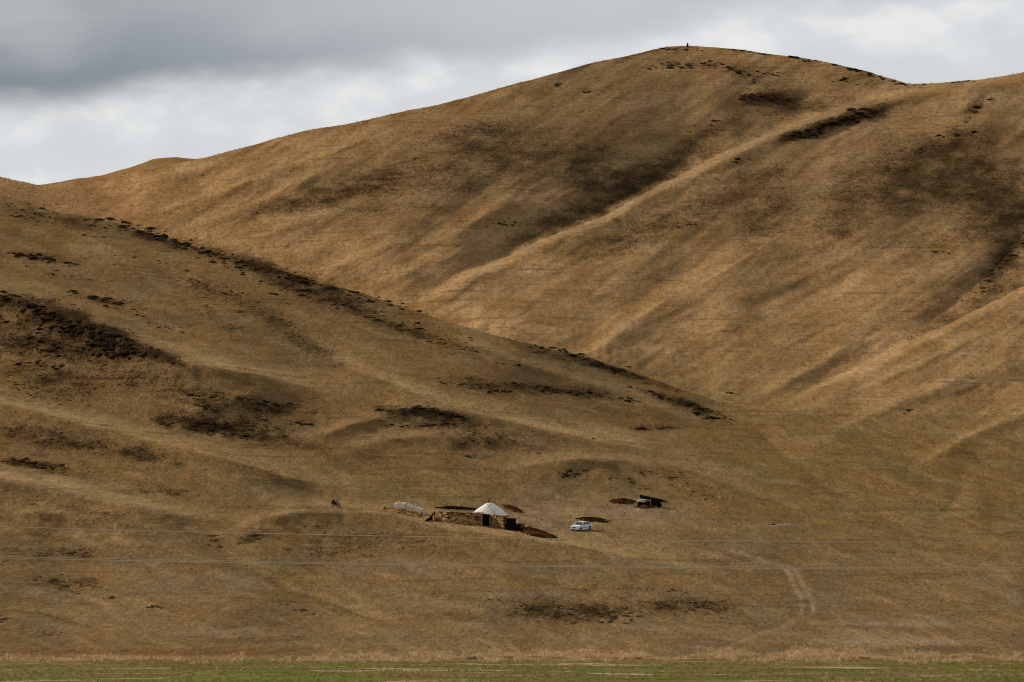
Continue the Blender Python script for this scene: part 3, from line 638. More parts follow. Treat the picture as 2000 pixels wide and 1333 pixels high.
def simple(name, c1, c2, scale=2.0, rough=.95, spec=.0, bump=.3, bd=.05, metal=0., aniso=(1, 1, 1), rnd=0.0, obj=False, det=4):
    t = NT(name); p = t.pos(aniso, obj=obj); n = t.noise(p, scale, det, .6)
    f = t.step(n, .3, .7)
    if rnd:
        oi = t.N.new('ShaderNodeObjectInfo').outputs['Random']
        f = t.math('ADD', t.math('MULTIPLY', f, 1 - rnd), t.math('MULTIPLY', oi, rnd))
    c = t.mix(f, c1, c2)
    return t.done(c, rough, t.bump(n, bump, bd) if bump else None, spec, metal)
M_ROCK = simple('dark_rock', (.016, .010, .005), (.062, .040, .021), 2.2, rnd=.4, bump=.6, bd=.1)
M_BROWNROCK = simple('brown_rock', (.030, .018, .009), (.115, .074, .040), 2.2, rnd=.5, bump=.6, bd=.1)
M_REDROCK = simple('red_rock', (.05, .022, .012), (.14, .055, .028), 2.0, rnd=.4, bump=.6, bd=.1)
M_STONE = simple('field_stone', (.32, .165, .062), (.60, .37, .165), 1.6, rnd=.3, bump=.5)
M_PALESTONE = simple('pale_stone', (.30, .22, .15), (.52, .42, .32), 1.5, rnd=.3, bump=.4)
simple_brown = simple('brown_stone', (.18, .088, .030), (.40, .215, .085), 1.6)
M_MUD = simple('mud_core', (.05, .026, .012), (.12, .065, .028), 2.0)
M_DUNG = simple('dung', (.010, .005, .002), (.040, .019, .007), 3.0, bump=.8, bd=.15)
M_ASH = simple('ash', (.16, .115, .075), (.34, .29, .24), 2.0)
M_BRUSH = simple('brown_brush', (.030, .013, .004), (.095, .042, .013), 2.5, bump=.8, bd=.15)
M_BLACK = simple('black_timber', (.006, .005, .004), (.016, .012, .010), 4.0, aniso=(1, 1, 6))
M_TARP = simple('black_tarpaulin', (.006, .005, .004), (.014, .011, .008), 1.5, rough=.7, bump=.6, bd=.1)
M_CANVAS = simple('white_canvas', (.76, .67, .59), (.88, .81, .74), 1.2, rough=.9, bump=.25, bd=.08)
M_SHEET = simple('pink_white_sheet', (.66, .47, .33), (.86, .72, .56), 1.3, rough=.8, bump=.7, bd=.12)
M_HAY = simple('hay', (.30, .16, .07), (.45, .27, .12), 5.0)
M_ROPE = simple('dark_rope', (.05, .04, .035), (.10, .08, .07), 5.0, bump=0)
M_IRON = simple('black_iron', (.010, .010, .011), (.03, .025, .022), 5.0, rough=.5, spec=.4, metal=.3)
M_PALEWOOD = simple('weathered_wood', (.30, .22, .14), (.50, .40, .28), 5.0, aniso=(1, 1, .2))
M_RUST = simple('rusty_metal', (.10, .035, .014), (.24, .085, .03), 3.0, rough=.8)
M_PAINT = simple('white_paint', (.72, .74, .76), (.80, .81, .82), .8, rough=.28, spec=.5, bump=0)
M_GLASS = simple('dark_glass', (.02, .028, .036), (.03, .04, .05), 1., rough=.08, spec=.6, bump=0)
M_TYRE = simple('rubber', (.008, .008, .008), (.016, .015, .014), 6., rough=.85)
M_RIM = simple('wheel_metal', (.22, .22, .22), (.34, .34, .34), 3., rough=.4, metal=.7, bump=0)
M_LAMP = simple('lamp_glass', (.35, .36, .38), (.5, .5, .5), 3., rough=.15, spec=.6, bump=0)
M_PLASTIC = simple('black_plastic', (.010, .010, .011), (.02, .02, .02), 3., rough=.5, bump=0)
M_WIRE = simple('wire_metal', (.60, .48, .33), (.68, .55, .39), .2, rough=.6, bump=0)
M_WHITE = simple('white_scrap', (.6, .58, .55), (.78, .76, .72), 3., rough=.7)
M_BLUE = simple('dark_blue_paint', (.01, .012, .03), (.02, .022, .05), 3., rough=.4, spec=.4, bump=0)

# ------------------------------------------------------------------ rocks
def rock_mesh(seed, sub=2, flat=1.0):
    b = bmesh.new(); bmesh.ops.create_icosphere(b, subdivisions=sub, radius=.5); r_ = random.Random(seed)
    o = Vector((r_.uniform(-9, 9), r_.uniform(-9, 9), r_.uniform(-9, 9)))
    from mathutils import noise as mn
    for v in b.verts:
        k = 1 + .55 * mn.noise(v.co * 2.2 + o) + .25 * mn.noise(v.co * 5 + o)
        v.co *= k; v.co.z *= flat
        v.co.z = max(v.co.z, -.22)
    me = bpy.data.meshes.new('rock'); b.to_mesh(me); b.free(); return me
ROCKS = [rock_mesh(i, 2) for i in range(7)]
def mesh_with(me, mat):
    m2 = me.copy(); m2.materials.clear(); m2.materials.append(mat); return m2
RK = {k: [mesh_with(m_, mt) for m_ in ROCKS] for k, mt in (('dark', M_ROCK), ('red', M_REDROCK), ('stone', M_STONE), ('pale', M_PALESTONE), ('brown', M_BROWNROCK))}
def outcrop(label, parts, kind='dark', h=.42, name='rock_outcrop', cat='rock outcrop', group='dark rock outcrops on the hillsides', child='rock', seed=0, dep=1.1, cl=True):
    r_ = random.Random(hash(label) % 1000 if seed == 0 else seed); r_ = random.Random(sum(map(ord, label)))
    root = None
    for (cx, cy, rx, ry, rot, n, (s0, s1)) in parts:
        a = R(rot)
        if cl and n > 8: n = int(n * (2.3 if 'left spur' in label or 'brow of the spur' in label else 1.6))
        for i in range(n):
            u, v = r_.gauss(0, .5), r_.gauss(0, .5)
            px = cx + u * rx * math.cos(a) - v * ry * math.sin(a); py = cy + u * rx * math.sin(a) + v * ry * math.cos(a)
            if not (-60 < px < 2060) or (cl and float(fbm(np.array(px / 17.), np.array(py / 6.), 2, 77)) < -.02 - .5 * (n < 14)): continue
            hit = ray(px, max(py, float(sky_line(px)) + 1.2 if py < 400 else py))
            p = hit[0]
            if p is None: continue
            if root is None: root = empty(name, p); tag(root, label, cat, group)
            w = (s0 + (s1 - s0) * r_.random() ** 2.2) * mpp(p)
            o = bpy.data.objects.new(child, r_.choice(RK[kind])); COL.objects.link(o); o.parent = root
            o.location = p - root.location - Vector((0, 0, .03 * w)); o.rotation_euler = (r_.uniform(-.2, .2), r_.uniform(-.2, .2), r_.uniform(-.5, .5) + (math.pi if r_.random() < .5 else 0))
            o.scale = (w * r_.uniform(.8, 1.4), w * dep * r_.uniform(.7, 1.3), w * h * r_.uniform(.7, 1.3))
    return root
OUT = [
 ('long dark rocky crest along the left shoulder of the front hill', [(270, 448, 110, 9, 17, 46, (6, 20)), (190, 434, 40, 6, 8, 10, (5, 12))]),
 ('dark rocks strung along the middle of the front hill crest', [(400, 493, 110, 12, 19, 52, (6, 18)), (450, 515, 70, 14, 15, 26, (5, 16))]),
 ('dark rocky band just under the crest where the far slope starts', [(590, 550, 110, 12, 17, 46, (6, 19)), (560, 570, 90, 14, 12, 24, (5, 14))]),
 ('dark rocks on the crest above the long right hand slope', [(690, 578, 70, 7, 18, 24, (6, 18)), (790, 600, 60, 6, 18, 12, (5, 14))]),
 ('small dark rocks on the hill top at the left edge', [(60, 400, 80, 10, 6, 18, (5, 12)), (40, 420, 60, 10, 5, 14, (5, 12)), (75, 425, 60, 10, 5, 14, (5, 12))]),
 ('scattered dark rocks below the left end of the crest', [(110, 425, 120, 12, 10, 26, (4, 12)), (190, 455, 80, 14, 10, 14, (4, 11))]),
 ('thin row of dark ledges high on the left slope', [(40, 497, 50, 6, 5, 18, (6, 18)), (90, 508, 50, 7, 10, 22, (6, 20)), (130, 515, 30, 5, 15, 8, (5, 12))]),
 ('broken brown ledge in the middle of the left slope', [(210, 588, 50, 9, 14, 26, (6, 18)), (145, 573, 16, 5, 0, 8, (6, 12)), (265, 600, 40, 8, 24, 12, (4, 10))]),
 ('dotted line of small rocks running down the pale left slope', [(150, 540, 90, 8, 10, 14, (4, 9)), (330, 640, 90, 7, 14, 18, (4, 9)), (280, 620, 50, 6, 30, 10, (4, 8))]),
 ('small dark rocks scattered across the middle of the front hill', [(440, 550, 160, 40, 20, 34, (3, 10)), (445, 573, 12, 4, 0, 5, (6, 13)), (300, 520, 140, 30, 20, 20, (3, 8))]),
 ('rocky black brow of the spur at the left edge', [(20, 580, 44, 8, 20, 24, (7, 18)), (110, 622, 90, 14, 20, 52, (8, 24)), (130, 640, 60, 14, 15, 30, (8, 24))]),
 ('large black rocky outcrop at the tip of the left spur', [(215, 670, 60, 18, 20, 70, (8, 26)), (240, 685, 30, 10, 5, 22, (8, 22)), (300, 690, 50, 9, 22, 20, (5, 12))]),
 ('dark rocks scattered on the shaded slope under the left spur', [(70, 660, 120, 30, 10, 44, (5, 18)), (140, 690, 130, 26, 5, 34, (4, 14)), (80, 712, 70, 12, 10, 14, (4, 12))]),
 ('dark rocks in the hollow at the left edge', [(60, 760, 90, 16, 16, 20, (4, 11)), (110, 785, 60, 8, 15, 10, (4, 10))]),
 ('black rock patch in the hollow left of centre', [(410, 832, 60, 9, 2, 54, (6, 22)), (325, 832, 22, 5, 0, 12, (6, 18)), (440, 850, 40, 8, 12, 22, (5, 15)), (470, 830, 50, 12, 5, 14, (4, 12))]),
 ('short dark ledges above the black rock patch', [(395, 776, 40, 7, 2, 18, (5, 15)), (400, 794, 30, 5, 0, 12, (5, 14)), (460, 780, 40, 6, 5, 12, (4, 12)), (545, 789, 50, 6, 4, 18, (4, 13))]),
 ('pair of small dark ledges right of the black patch', [(600, 829, 24, 5, 2, 14, (5, 14)), (585, 826, 10, 4, 0, 5, (4, 9))]),
 ('dark crescent of rocks on the knoll above the tent', [(800, 800, 70, 5, -2, 40, (6, 18)), (865, 806, 60, 4, 12, 30, (6, 20)), (770, 812, 40, 5, -10, 14, (5, 12))]),
 ('small dark ledges beneath the crescent of rocks', [(830, 831, 40, 4, 0, 14, (5, 14)), (880, 828, 26, 4, 0, 10, (5, 12)), (765, 830, 24, 4, 0, 6, (4, 10)), (940, 830, 60, 6, 5, 8, (3, 8))]),
 ('string of rock ledges across the upper middle slope', [(740, 624, 70, 9, 14, 26, (4, 14)), (780, 632, 26, 4, 5, 10, (6, 16)), (860, 655, 60, 7, 10, 14, (4, 11)), (640, 590, 60, 8, 14, 16, (4, 12))]),
 ('faint dark ledges on the slope below the crest', [(840, 672, 80, 8, 12, 16, (3, 9)), (920, 690, 50, 7, 10, 12, (3, 9)), (960, 702, 70, 8, 14, 12, (3, 9)), (1010, 715, 50, 6, 12, 8, (3, 8))]),
 ('long broken ledge in the centre of the front slope', [(900, 752, 60, 6, 8, 20, (4, 12)), (970, 765, 30, 4, 0, 12, (5, 14)), (1060, 757, 60, 5, 8, 20, (4, 12)), (1110, 768, 50, 5, 3, 26, (5, 17)), (1190, 776, 70, 6, 8, 22, (4, 13))]),
 ('dark rocks along the crest edge right of centre', [(1120, 694, 50, 5, 20, 22, (5, 15)), (1060, 680, 60, 6, 17, 14, (4, 10)), (1195, 722, 50, 8, 14, 26, (5, 14)), (1260, 745, 60, 7, 18, 14, (4, 9))]),
 ('black rock ledges low on the right end of the crest', [(1300, 778, 60, 5, 17, 34, (6, 17)), (1370, 800, 50, 5, 18, 30, (6, 18)), (1380, 815, 34, 6, 12, 24, (6, 18)), (1270, 766, 40, 5, 14, 12, (4, 10))]),
 ('small dark ledge below the crest on the right', [(1262, 838, 34, 4, -2, 24, (5, 14)), (1298, 837, 12, 3, 0, 6, (4, 9))]),
 ('faint ledges on the low ridge above the tent', [(940, 865, 70, 9, 4, 18, (3, 9)), (1020, 885, 50, 5, 0, 8, (3, 9)), (920, 892, 26, 3, 0, 6, (4, 9)), (1090, 850, 80, 10, 8, 14, (3, 8))]),
 ('loose dark rocks above the white car', [(1110, 925, 40, 9, -5, 34, (3, 12)), (1102, 928, 10, 4, 0, 6, (6, 12)), (1138, 920, 10, 3, 0, 4, (5, 10))]),
 ('loose dark rocks between the car and the black hut', [(1200, 933, 40, 8, 12, 30, (3, 11)), (1245, 953, 30, 6, 12, 16, (3, 10))]),
 ('small rock cluster above the black hut', [(1260, 925, 24, 6, 0, 18, (4, 12))]),
 ('rubble trail right of the black hut', [(1330, 940, 60, 12, 24, 40, (3, 10)), (1390, 975, 50, 12, 30, 22, (3, 8)), (1310, 935, 14, 4, 0, 6, (5, 10))]),
 ('black topped rock on the slope at the left edge', [(50, 905, 36, 5, 6, 30, (6, 20)), (70, 912, 20, 5, 0, 14, (6, 16)), (120, 915, 30, 4, 6, 10, (4, 12))]),
 ('small dark ledges in the gully behind the mound', [(410, 1047, 24, 3, 0, 9, (4, 12)), (412, 1065, 26, 4, 12, 10, (4, 11)), (430, 1078, 20, 4, 30, 6, (3, 8))]),
 ('brown hollow with rocks at the left end of the mound', [(492, 1052, 20, 9, -30, 26, (4, 14)), (510, 1040, 24, 6, -10, 10, (3, 10))]),
 ('dark rocks on the lower left slope', [(130, 1145, 60, 12, 6, 44, (3, 12)), (70, 1132, 14, 6, -20, 12, (4, 12)), (165, 1143, 18, 6, 5, 12, (4, 12))]),
 ('single dark rock pair on the lower left slope', [(218, 1169, 12, 3, -5, 9, (5, 13))]),
 ('small dark rock cluster near the bottom left', [(300, 1187, 26, 5, 0, 18, (3, 12)), (338, 1171, 8, 3, 0, 4, (3, 7))]),
 ('dark rocks beside the dry gully at bottom left', [(560, 1183, 24, 4, 10, 12, (3, 10)), (596, 1195, 18, 5, 10, 18, (4, 12))]),
 ('rocks at the left edge near the plain', [(6, 1210, 12, 8, 0, 12, (4, 12)), (10, 1100, 16, 6, -40, 8, (3, 10)), (45, 1229, 14, 3, 0, 5, (3, 8))]),
 ('broad field of dark rocks on the knoll below the car', [(1100, 1195, 110, 20, 0, 110, (3, 13)), (1180, 1205, 70, 14, 0, 80, (4, 16)), (1040, 1192, 34, 5, 5, 20, (6, 15)), (1010, 1180, 60, 16, 10, 50, (3, 10))]),
 ('cluster of dark rocks right of the broad rock field', [(1350, 1187, 70, 14, 5, 80, (3, 13)), (1366, 1198, 20, 5, 0, 12, (6, 15)), (1270, 1180, 20, 3, 0, 10, (4, 10))]),
 ('short rows of rocks above the lower rock cluster', [(1300, 1155, 50, 4, 3, 24, (3, 10)), (1222, 1150, 24, 4, 3, 8, (3, 8))]),
 ('faint dark stones on the lower slope near the middle', [(820, 1160, 40, 8, 5, 14, (3, 8)), (1160, 1130, 14, 3, 0, 4, (3, 8)), (420, 1228, 50, 6, 8, 10, (2, 6))]),
 ('dark rocks on the face of the summit dome', [(1325, 128, 46, 7, 0, 44, (4, 12)), (1388, 125, 12, 4, 0, 12, (6, 13)), (1408, 126, 8, 3, 0, 5, (5, 9)), (1440, 137, 34, 7, 10, 26, (4, 12)), (1470, 155, 30, 9, 10, 20, (4, 11))]),
 ('rocky skyline left of the summit cairn', [(1300, 94, 24, 3, 0, 16, (4, 10)), (1335, 97, 30, 4, 0, 14, (3, 9))]),
 ('jagged rocks on the skyline right of the summit', [(1450, 99, 70, 3, 5, 22, (4, 9)), (1552, 112, 26, 3, 5, 26, (5, 12)), (1570, 120, 10, 3, 0, 8, (5, 10)), (1610, 120, 40, 3, 14, 14, (4, 9))]),
 ('jagged rocks on the skyline slope above the saddle', [(1670, 136, 40, 4, 20, 30, (5, 13)), (1715, 150, 34, 4, 22, 22, (4, 11)), (1755, 162, 24, 3, 15, 12, (4, 9))]),
 ('black boulder under the skyline right of the summit', [(1649, 157, 11, 3, 0, 12, (6, 14)), (1690, 166, 34, 5, 5, 10, (3, 8))]),
 ('small dark rock under the right side of the dome', [(1510, 145, 16, 4, 0, 8, (4, 10)), (1390, 240, 60, 10, -20, 14, (4, 12))]),
 ('long dark rocky brow on the upper right spur', [(1650, 232, 60, 8, -16, 70, (6, 20)), (1690, 222, 30, 6, -10, 30, (6, 18)), (1600, 250, 40, 6, -18, 20, (5, 14))]),
 ('dark rocky patch at the lower end of the right spur brow', [(1570, 265, 36, 8, -8, 44, (5, 15))]),
 ('small black outcrop near the top right corner', [(1908, 214, 14, 5, -35, 18, (6, 14)), (1888, 238, 24, 3, -25, 14, (4, 12)), (1930, 195, 20, 3, -20, 5, (4, 9))]),
 ('dark ledge on the upper right hill face', [(1445, 313, 24, 4, -5, 20, (5, 12)), (1350, 440, 14, 5, -10, 12, (4, 11)), (1340, 440, 30, 8, -20, 10, (3, 9))]),
 ('dark stony rim below the top right spur', [(1870, 262, 60, 6, -10, 26, (4, 12)), (1800, 290, 60, 14, -20, 22, (4, 10)), (1760, 330, 60, 14, 0, 16, (4, 10))]),
 ('dark stones in the deep gully at the right edge', [(1975, 500, 50, 10, -45, 44, (4, 14)), (1930, 550, 50, 8, -40, 20, (4, 10))]),
 ('small dark ledge on the face of the right hill', [(1835, 492, 20, 3, 0, 12, (4, 10)), (1845, 470, 14, 4, 0, 8, (3, 8))]),
 ('thin black ledge low on the right slope', [(1778, 800, 22, 3, -28, 16, (4, 11)), (1440, 770, 22, 2, 8, 12, (4, 9))]),
 ('few dark rocks in the middle of the far hill', [(1000, 435, 50, 8, -10, 10, (3, 9)), (960, 440, 50, 6, -15, 5, (3, 7)), (1150, 180, 12, 3, -10, 6, (4, 9)), (1090, 166, 24, 4, -25, 12, (3, 9)), (980, 245, 40, 6, -10, 8, (3, 8))]),
]
for lab, parts in OUT: outcrop(lab, parts, 'brown' if parts[0][1] > 1020 else 'dark')
outcrop('reddish brown cliff patch under the summit', [(1475, 188, 20, 6, -5, 26, (6, 16)), (1500, 190, 40, 7, 3, 34, (5, 15))], kind='red', h=.7, name='red_cliff', cat='cliff', group=None)
outcrop('reddish rocks on the skyline in the saddle', [(1880, 158, 26, 3, 0, 18, (4, 10)), (1830, 163, 40, 2, 0, 12, (3, 8))], kind='red', name='red_outcrop', cat='rock outcrop', group=None)
outcrop('pale stones lying in the dry stream bed', [(1880, 1052, 50, 6, 5, 50, (1.5, 4)), (1960, 1058, 50, 4, 0, 14, (1.5, 3))], kind='pale', name='pale_stones', cat='stones', child='stone', h=.5)

# ------------------------------------------------------------------ low heaps laid on the ground
def heap(name, label, cat, px, py, rx, ry, rot, h, mat, lumps=0, group=None, lk=None, ls=(2.5, 6), ln='clod'):
    c = P(px, py); a = R(rot); rows = []; NR, NS = 9, 26; mb = MB(); ring = []
    for i in range(NR):
        r = (i + .15) / (NR - 1 + .15); row = []
        for j in range(NS + 1):
            t = 2 * math.pi * (j % NS) / NS
            k = 1 + .22 * float(perlin(np.array(math.cos(t) * 1.7 + px), np.array(math.sin(t) * 1.7 + py), 3)) + .12 * math.sin(5 * t + px) + .16 * float(perlin(np.array(math.cos(t) * 6 + px), np.array(math.sin(t) * 6), 4))
            u, v = r * k * rx * math.cos(t), r * k * ry * math.sin(t)
            q = P(px + u * math.cos(a) - v * math.sin(a), py + u * math.sin(a) + v * math.cos(a))
            up = h * (1 - r * r) ** .8 * (1 + .5 * float(perlin(np.array(q.x * 1.3), np.array(q.y * .6), 9))) if r < 1 else -.06
            row.append(q - c + Vector((0, 0, up)))
        rows.append(row)
    mb.grid(rows)
    root = empty(name, c); mb.build('mound', mat, root, smooth=True); tag(root, label, cat, group)
    r_ = random.Random(int(px)); 
    for i in range(lumps):
        u, v = r_.gauss(0, .5) * rx, r_.gauss(0, .5) * ry
        q = P(px + u * math.cos(a) - v * math.sin(a), py + u * math.sin(a) + v * math.cos(a)); w = r_.uniform(*ls) * mpp(q)
        rr = min(1, math.hypot(u / rx, v / ry))
        o = bpy.data.objects.new(ln, r_.choice(lk or HEAPROCK)); COL.objects.link(o); o.parent = root
        o.location = q - c + Vector((0, 0, h * (1 - rr ** 2) ** .8 - .05)); o.scale = (w, w, w * .6); o.rotation_euler = (0, 0, r_.uniform(0, 6))
    return root
HEAPROCK = [mesh_with(m_, M_DUNG) for m_ in ROCKS[:4]]
heap('dung_heap', 'long brown dung heap running downhill right of the black box', 'dung heap', 1046, 1043, 40, 5.5, 14, .7, M_BRUSH, 110)
heap('stone_heap', 'rust brown stone heap in front of the covered haystack', 'stone heap', 783, 1001, 44, 4.6, 11, .5, simple_brown, 230, lk=RK['brown'] + RK['stone'][:4], ls=(2.2, 6), ln='stone')
heap('dung_heap', 'black shaded strip of manure at the foot of the long brown heap', 'dung heap', 1058, 1049, 27, 2.2, 9, .35, M_DUNG, 10)
heap('dung_heap', 'low dark dung heap with white scraps behind the car', 'dung heap', 1160, 1017, 33, 3.4, 5, .45, M_DUNG, 60)
heap('dung_heap', 'reddish brown dung heap left of the black hut', 'dung heap', 1216, 981, 27, 4.4, 2, .55, M_BRUSH, 70)
heap('dung_heap', 'brown litter heap in front of the black hut', 'dung heap', 1262, 991, 24, 2.6, 0, .35, M_BRUSH, 16)
heap('dung_heap', 'small dark mound right of the black hut', 'dung heap', 1288, 979, 14, 2.4, 6, .3, M_DUNG, 8)
heap('dung_heap', 'brown manure heap behind the right side of the tent', 'dung heap', 1001, 995, 22, 4.5, 18, .4, M_BRUSH, 60)
heap('dung_heap', 'thin dark bank behind the long stone wall', 'dung heap', 893, 994, 45, 2.0, 3, .35, M_DUNG, 50)  # low dark bank along the line behind the wall
heap('ash_patch', 'grey ash heap with a black lump far right of the car', 'ash heap', 1532, 1026, 22, 1.8, 0, .06, M_ASH, 0)
outcrop('small pale debris strewn around the grey ash heap', [(1545, 1024, 30, 3, 0, 16, (1.5, 3.5)), (1600, 1040, 60, 8, 5, 6, (1.5, 3))], kind='pale', name='pale_debris', cat='debris', group=None, child='scrap', cl=False)
outcrop('black lump of rubbish at the left end of the grey ash heap', [(1513, 1025, 9, 1.5, 0, 9, (4, 9)), (1549, 1025, 3, 1, 0, 2, (3, 5))], name='rubbish_lump', cat='rubbish', group=None, child='lump')
outcrop('scattered dark pebbles between the car and the ash heap', [(1330, 1030, 160, 30, 10, 26, (1.5, 4))], name='pebbles', cat='pebbles', group=None)

# white scraps
def scrap(px, py, s_, label):
    p = P(px, py); w = s_ * mpp(p); mb = MB()
    rows = [[p + Vector(((i - 2) * w / 4, (j - 1.5) * w / 3, .10 + .22 * w * (random.random()) + .35 * w * math.exp(-((i - 2) ** 2 + (j - 1.5) ** 2) / 3))) for i in range(5)] for j in range(4)]
    mb.grid(rows)
    o = mb.build('plastic_scrap', M_WHITE, None, p); m_ = o.modifiers.new('thick', 'SOLIDIFY'); m_.thickness = .03
    tag(o, label, 'scrap', 'white scraps around the camp')
scrap(1155, 1018, 4, 'crumpled white scrap between the car and the dark heap')
scrap(1184, 1019, 4.5, 'white scrap on the right end of the dark heap behind the car')
scrap(1171, 1014.5, 4, 'pale scrap on top of the dark heap behind the car')
scrap(1020, 776, 5, 'tiny pale scrap high on the slope above the tent')
scrap(1195, 1187 - 0, 0.1, 'x') if False else None

# ------------------------------------------------------------------ stone walls of the pen
def stone_wall(label, pts, thick=.55, coping=True, ragged=.12):
    """pts: (px, py of the foot, py of the top) from left to right"""
    base = [(P(a_, b_), b_ - t_) for a_, b_, t_ in pts]
    base = [(p, hh * mpp(p)) for p, hh in base]
    c = base[0][0].copy(); root = empty('stone_wall', c)
    core = MB(); st_ = MB(); cop = MB()
    for (p, h0), (q, h1) in zip(base[:-1], base[1:]):
        d = Vector((q.x - p.x, q.y - p.y, 0)); L = d.length; d.normalize(); nrm = Vector((-d.y, d.x, 0))
        if nrm.y > 0: nrm = -nrm                                    # outward = towards the camera
        rows = []
        for off, zz in ((0, 0), (0, 1), (-thick, 1), (-thick, 0)):
            rows.append([b - c + nrm * (off - .06) + Vector((0, 0, (hh - .12) * zz - .3 * (1 - zz))) for b, hh in ((p, h0), (q, h1))])
        core.grid(rows)
        M_ = Matrix((d, nrm, Vector((0, 0, 1)))).transposed()
        for side in (0, 1):
            z = 0.0
            while z < max(h0, h1):
                ch = random.uniform(.13, .21); x = random.uniform(-.2, 0)
                while x < L:
                    w = random.uniform(.2, .48); t = (x + w / 2) / L; hh = h0 + (h1 - h0) * t + ragged * (random.random() - .5) * 2
                    if z + ch < hh and 0 < t < 1:
                        b = p.lerp(q, t); pos = b - c + nrm * ((-.02 if side == 0 else -thick) + random.uniform(-.05, .05)) + Vector((0, 0, z + ch / 2 - .08))
                        st_.box(pos, (w * .93, .26, ch * .9), M_, .22, m=random.choice((0, 0, 1, 2)))
                    x += w
                z += ch
        if coping:
            x = 0
            while x < L:
                w = random.uniform(.3, .6); t = (x + w / 2) / L; hh = h0 + (h1 - h0) * t
                cop.box(p.lerp(q, t) - c + nrm * (-thick / 2 + random.uniform(-.06, .06)) + Vector((0, 0, hh - .02 + random.uniform(-.04, .05))), (w * .95, thick * random.uniform(.8, 1.15), .12), M_, .2)
                x += w
    core.build('core', M_MUD, root)
    so = st_.build('stones', [M_STONE, simple_brown, M_MUD], root); so['kind'] = 'stuff'
    if coping: co_ = cop.build('coping', M_COPE, root)
    tag(root, label, 'stone wall', 'stone walls of the livestock pen'); return root
M_COPE = simple('pale_coping', (.44, .29, .15), (.66, .48, .28), 1.4, bump=.5)
stone_wall('long brown stone wall of the pen left of the tent', [(846, 1017, 998.5), (875, 1022, 999), (905, 1025, 1000.5), (943, 1027.5, 1001.5)])
stone_wall('short stone wall in front of the tent right of the opening', [(956, 1028.5, 1005.5), (984, 1034, 1007.5)])
stone_wall('low end of stone wall beyond the tall black box', [(996, 1030, 1019), (1016, 1033, 1022)], coping=False)

def board_box(name, label, cat, px0, px1, py0, py1, top0, depth, mat, nb, group=None):
    """an upright box faced with vertical boards, each its own part"""
    p, q = P(px0, py0), P(px1, py1); h = (py0 - top0) * mpp(p); root = empty(name, p); tag(root, label, cat, group)
    d = Vector((q.x - p.x, q.y - p.y, 0)); L = d.length; d.normalize(); nrm = Vector((d.y, -d.x, 0)); M_ = Matrix((d, nrm, Vector((0, 0, 1)))).transposed()
    zt = h; zb = min(0, q.z - p.z) - .15
    b = MB(); b.box(d * L / 2 - nrm * depth / 2 + Vector((0, 0, (zt + zb) / 2 - .02)), (L - .04, depth - .08, zt - zb - .06), M_); b.build('frame', mat, root)
    w = L / nb
    for i in range(nb):
        b = MB(); hh = zt - zb + random.uniform(-.06, .04)
        b.box((0, 0, 0), (w * .93, .03, hh), M_); o = b.build('board', mat, root); o.location = d * (w * (i + .5)) + nrm * .02 + Vector((0, 0, zb + hh / 2))
    b = MB(); b.box(d * L / 2 - nrm * depth / 2 + Vector((0, 0, zt + .03)), (L + .1, depth + .1, .05), M_); b.build('lid', mat, root)
    return root
board_box('black_box', 'tall black boarded box at the right end of the stone wall', 'box', 984.5, 997, 1033, 1036, 1014, 1.0, M_BLACK, 5)
board_box('black_box', 'low wide black boarded bin beside the tall black box', 'bin', 997.5, 1016, 1037, 1038, 1024.5, 1.1, M_BLACK, 6)
board_box('rusty_panel', 'rust red upright panel closing the right end of the black bin', 'panel', 1016.6, 1023.5, 1037.5, 1037.5, 1023.5, .25, M_RUST, 3)
board_box('dark_gate', 'dark wooden gate in the gap between the two stone walls', 'gate', 943.5, 956, 1028, 1028.5, 1004.5, .12, M_BLACK, 5)
def post(px, py, ptop, r, lean, label, mat, group='wooden posts of the pen', name='wooden_post'):
    p = P(px, py); h = (py - ptop) * mpp(p); mb = MB(); n = 6
    mb.tube([p + Vector((lean * h * t + .03 * math.sin(t * 5), 0, h * t - .1 * (t == 0))) for t in (i / n for i in range(n + 1))], [r * (1 - .35 * i / n) for i in range(n + 1)], 7)
    o = mb.build(name, mat, None, p); tag(o, label, 'post', group); return o
post(940.2, 1028.6, 1010, .085, .06, 'pale leaning post at the left side of the gate', M_PALEWOOD)
post(960.6, 1030.4, 1009, .075, .22, 'pale crooked post leaning on the short stone wall', M_PALEWOOD)
post(993, 1015 + 19.5, 1006, .05, .02, 'thin dark stake standing above the tall black box', M_BLACK)
post(1018.5, 1036, 1015.5, .13, 0, 'short thick whitish post behind the rust red panel', M_PALEWOOD)
post(1023.6, 1039, 1018, .08, .03, 'brown corner post right of the rust red panel', M_RUST)

# dark sheet leaning against the left end of the wall
p0 = P(830, 1018.5); p1 = P(845, 1017.5); m0 = mpp(p0); rt = empty('dark_tarpaulin', p0); tag(rt, 'black ragged tarpaulin leaning on the left end of the long wall', 'tarpaulin')
rows = []
for i in range(9):
    t = i / 8; hgt = m0 * (1.2 + 13.8 * t ** 1.3); q = p0.lerp(p1, t)
    rows.append([q - p0 + Vector((.05 * math.sin(i * 2), .5 * s_ + .08 * math.sin(i * 3 + s_ * 5), hgt * (1 - abs(s_) ** 1.5 * .9) - .05 + .07 * math.sin(7 * t + 4 * s_))) for s_ in (-1, -.7, -.35, 0, .35, .7, 1)])
mb = MB(); mb.grid(rows); o = mb.build('sheet', M_TARP, rt, smooth=True); m_ = o.modifiers.new('thick', 'SOLIDIFY'); m_.thickness = .04
mb = MB(); mb.tube([p1 - p0 + Vector((0, 0, -.1)), p1 - p0 + Vector((-.05, 0, m0 * 15.5))], .05, 6); mb.build('prop', M_BLACK, rt)

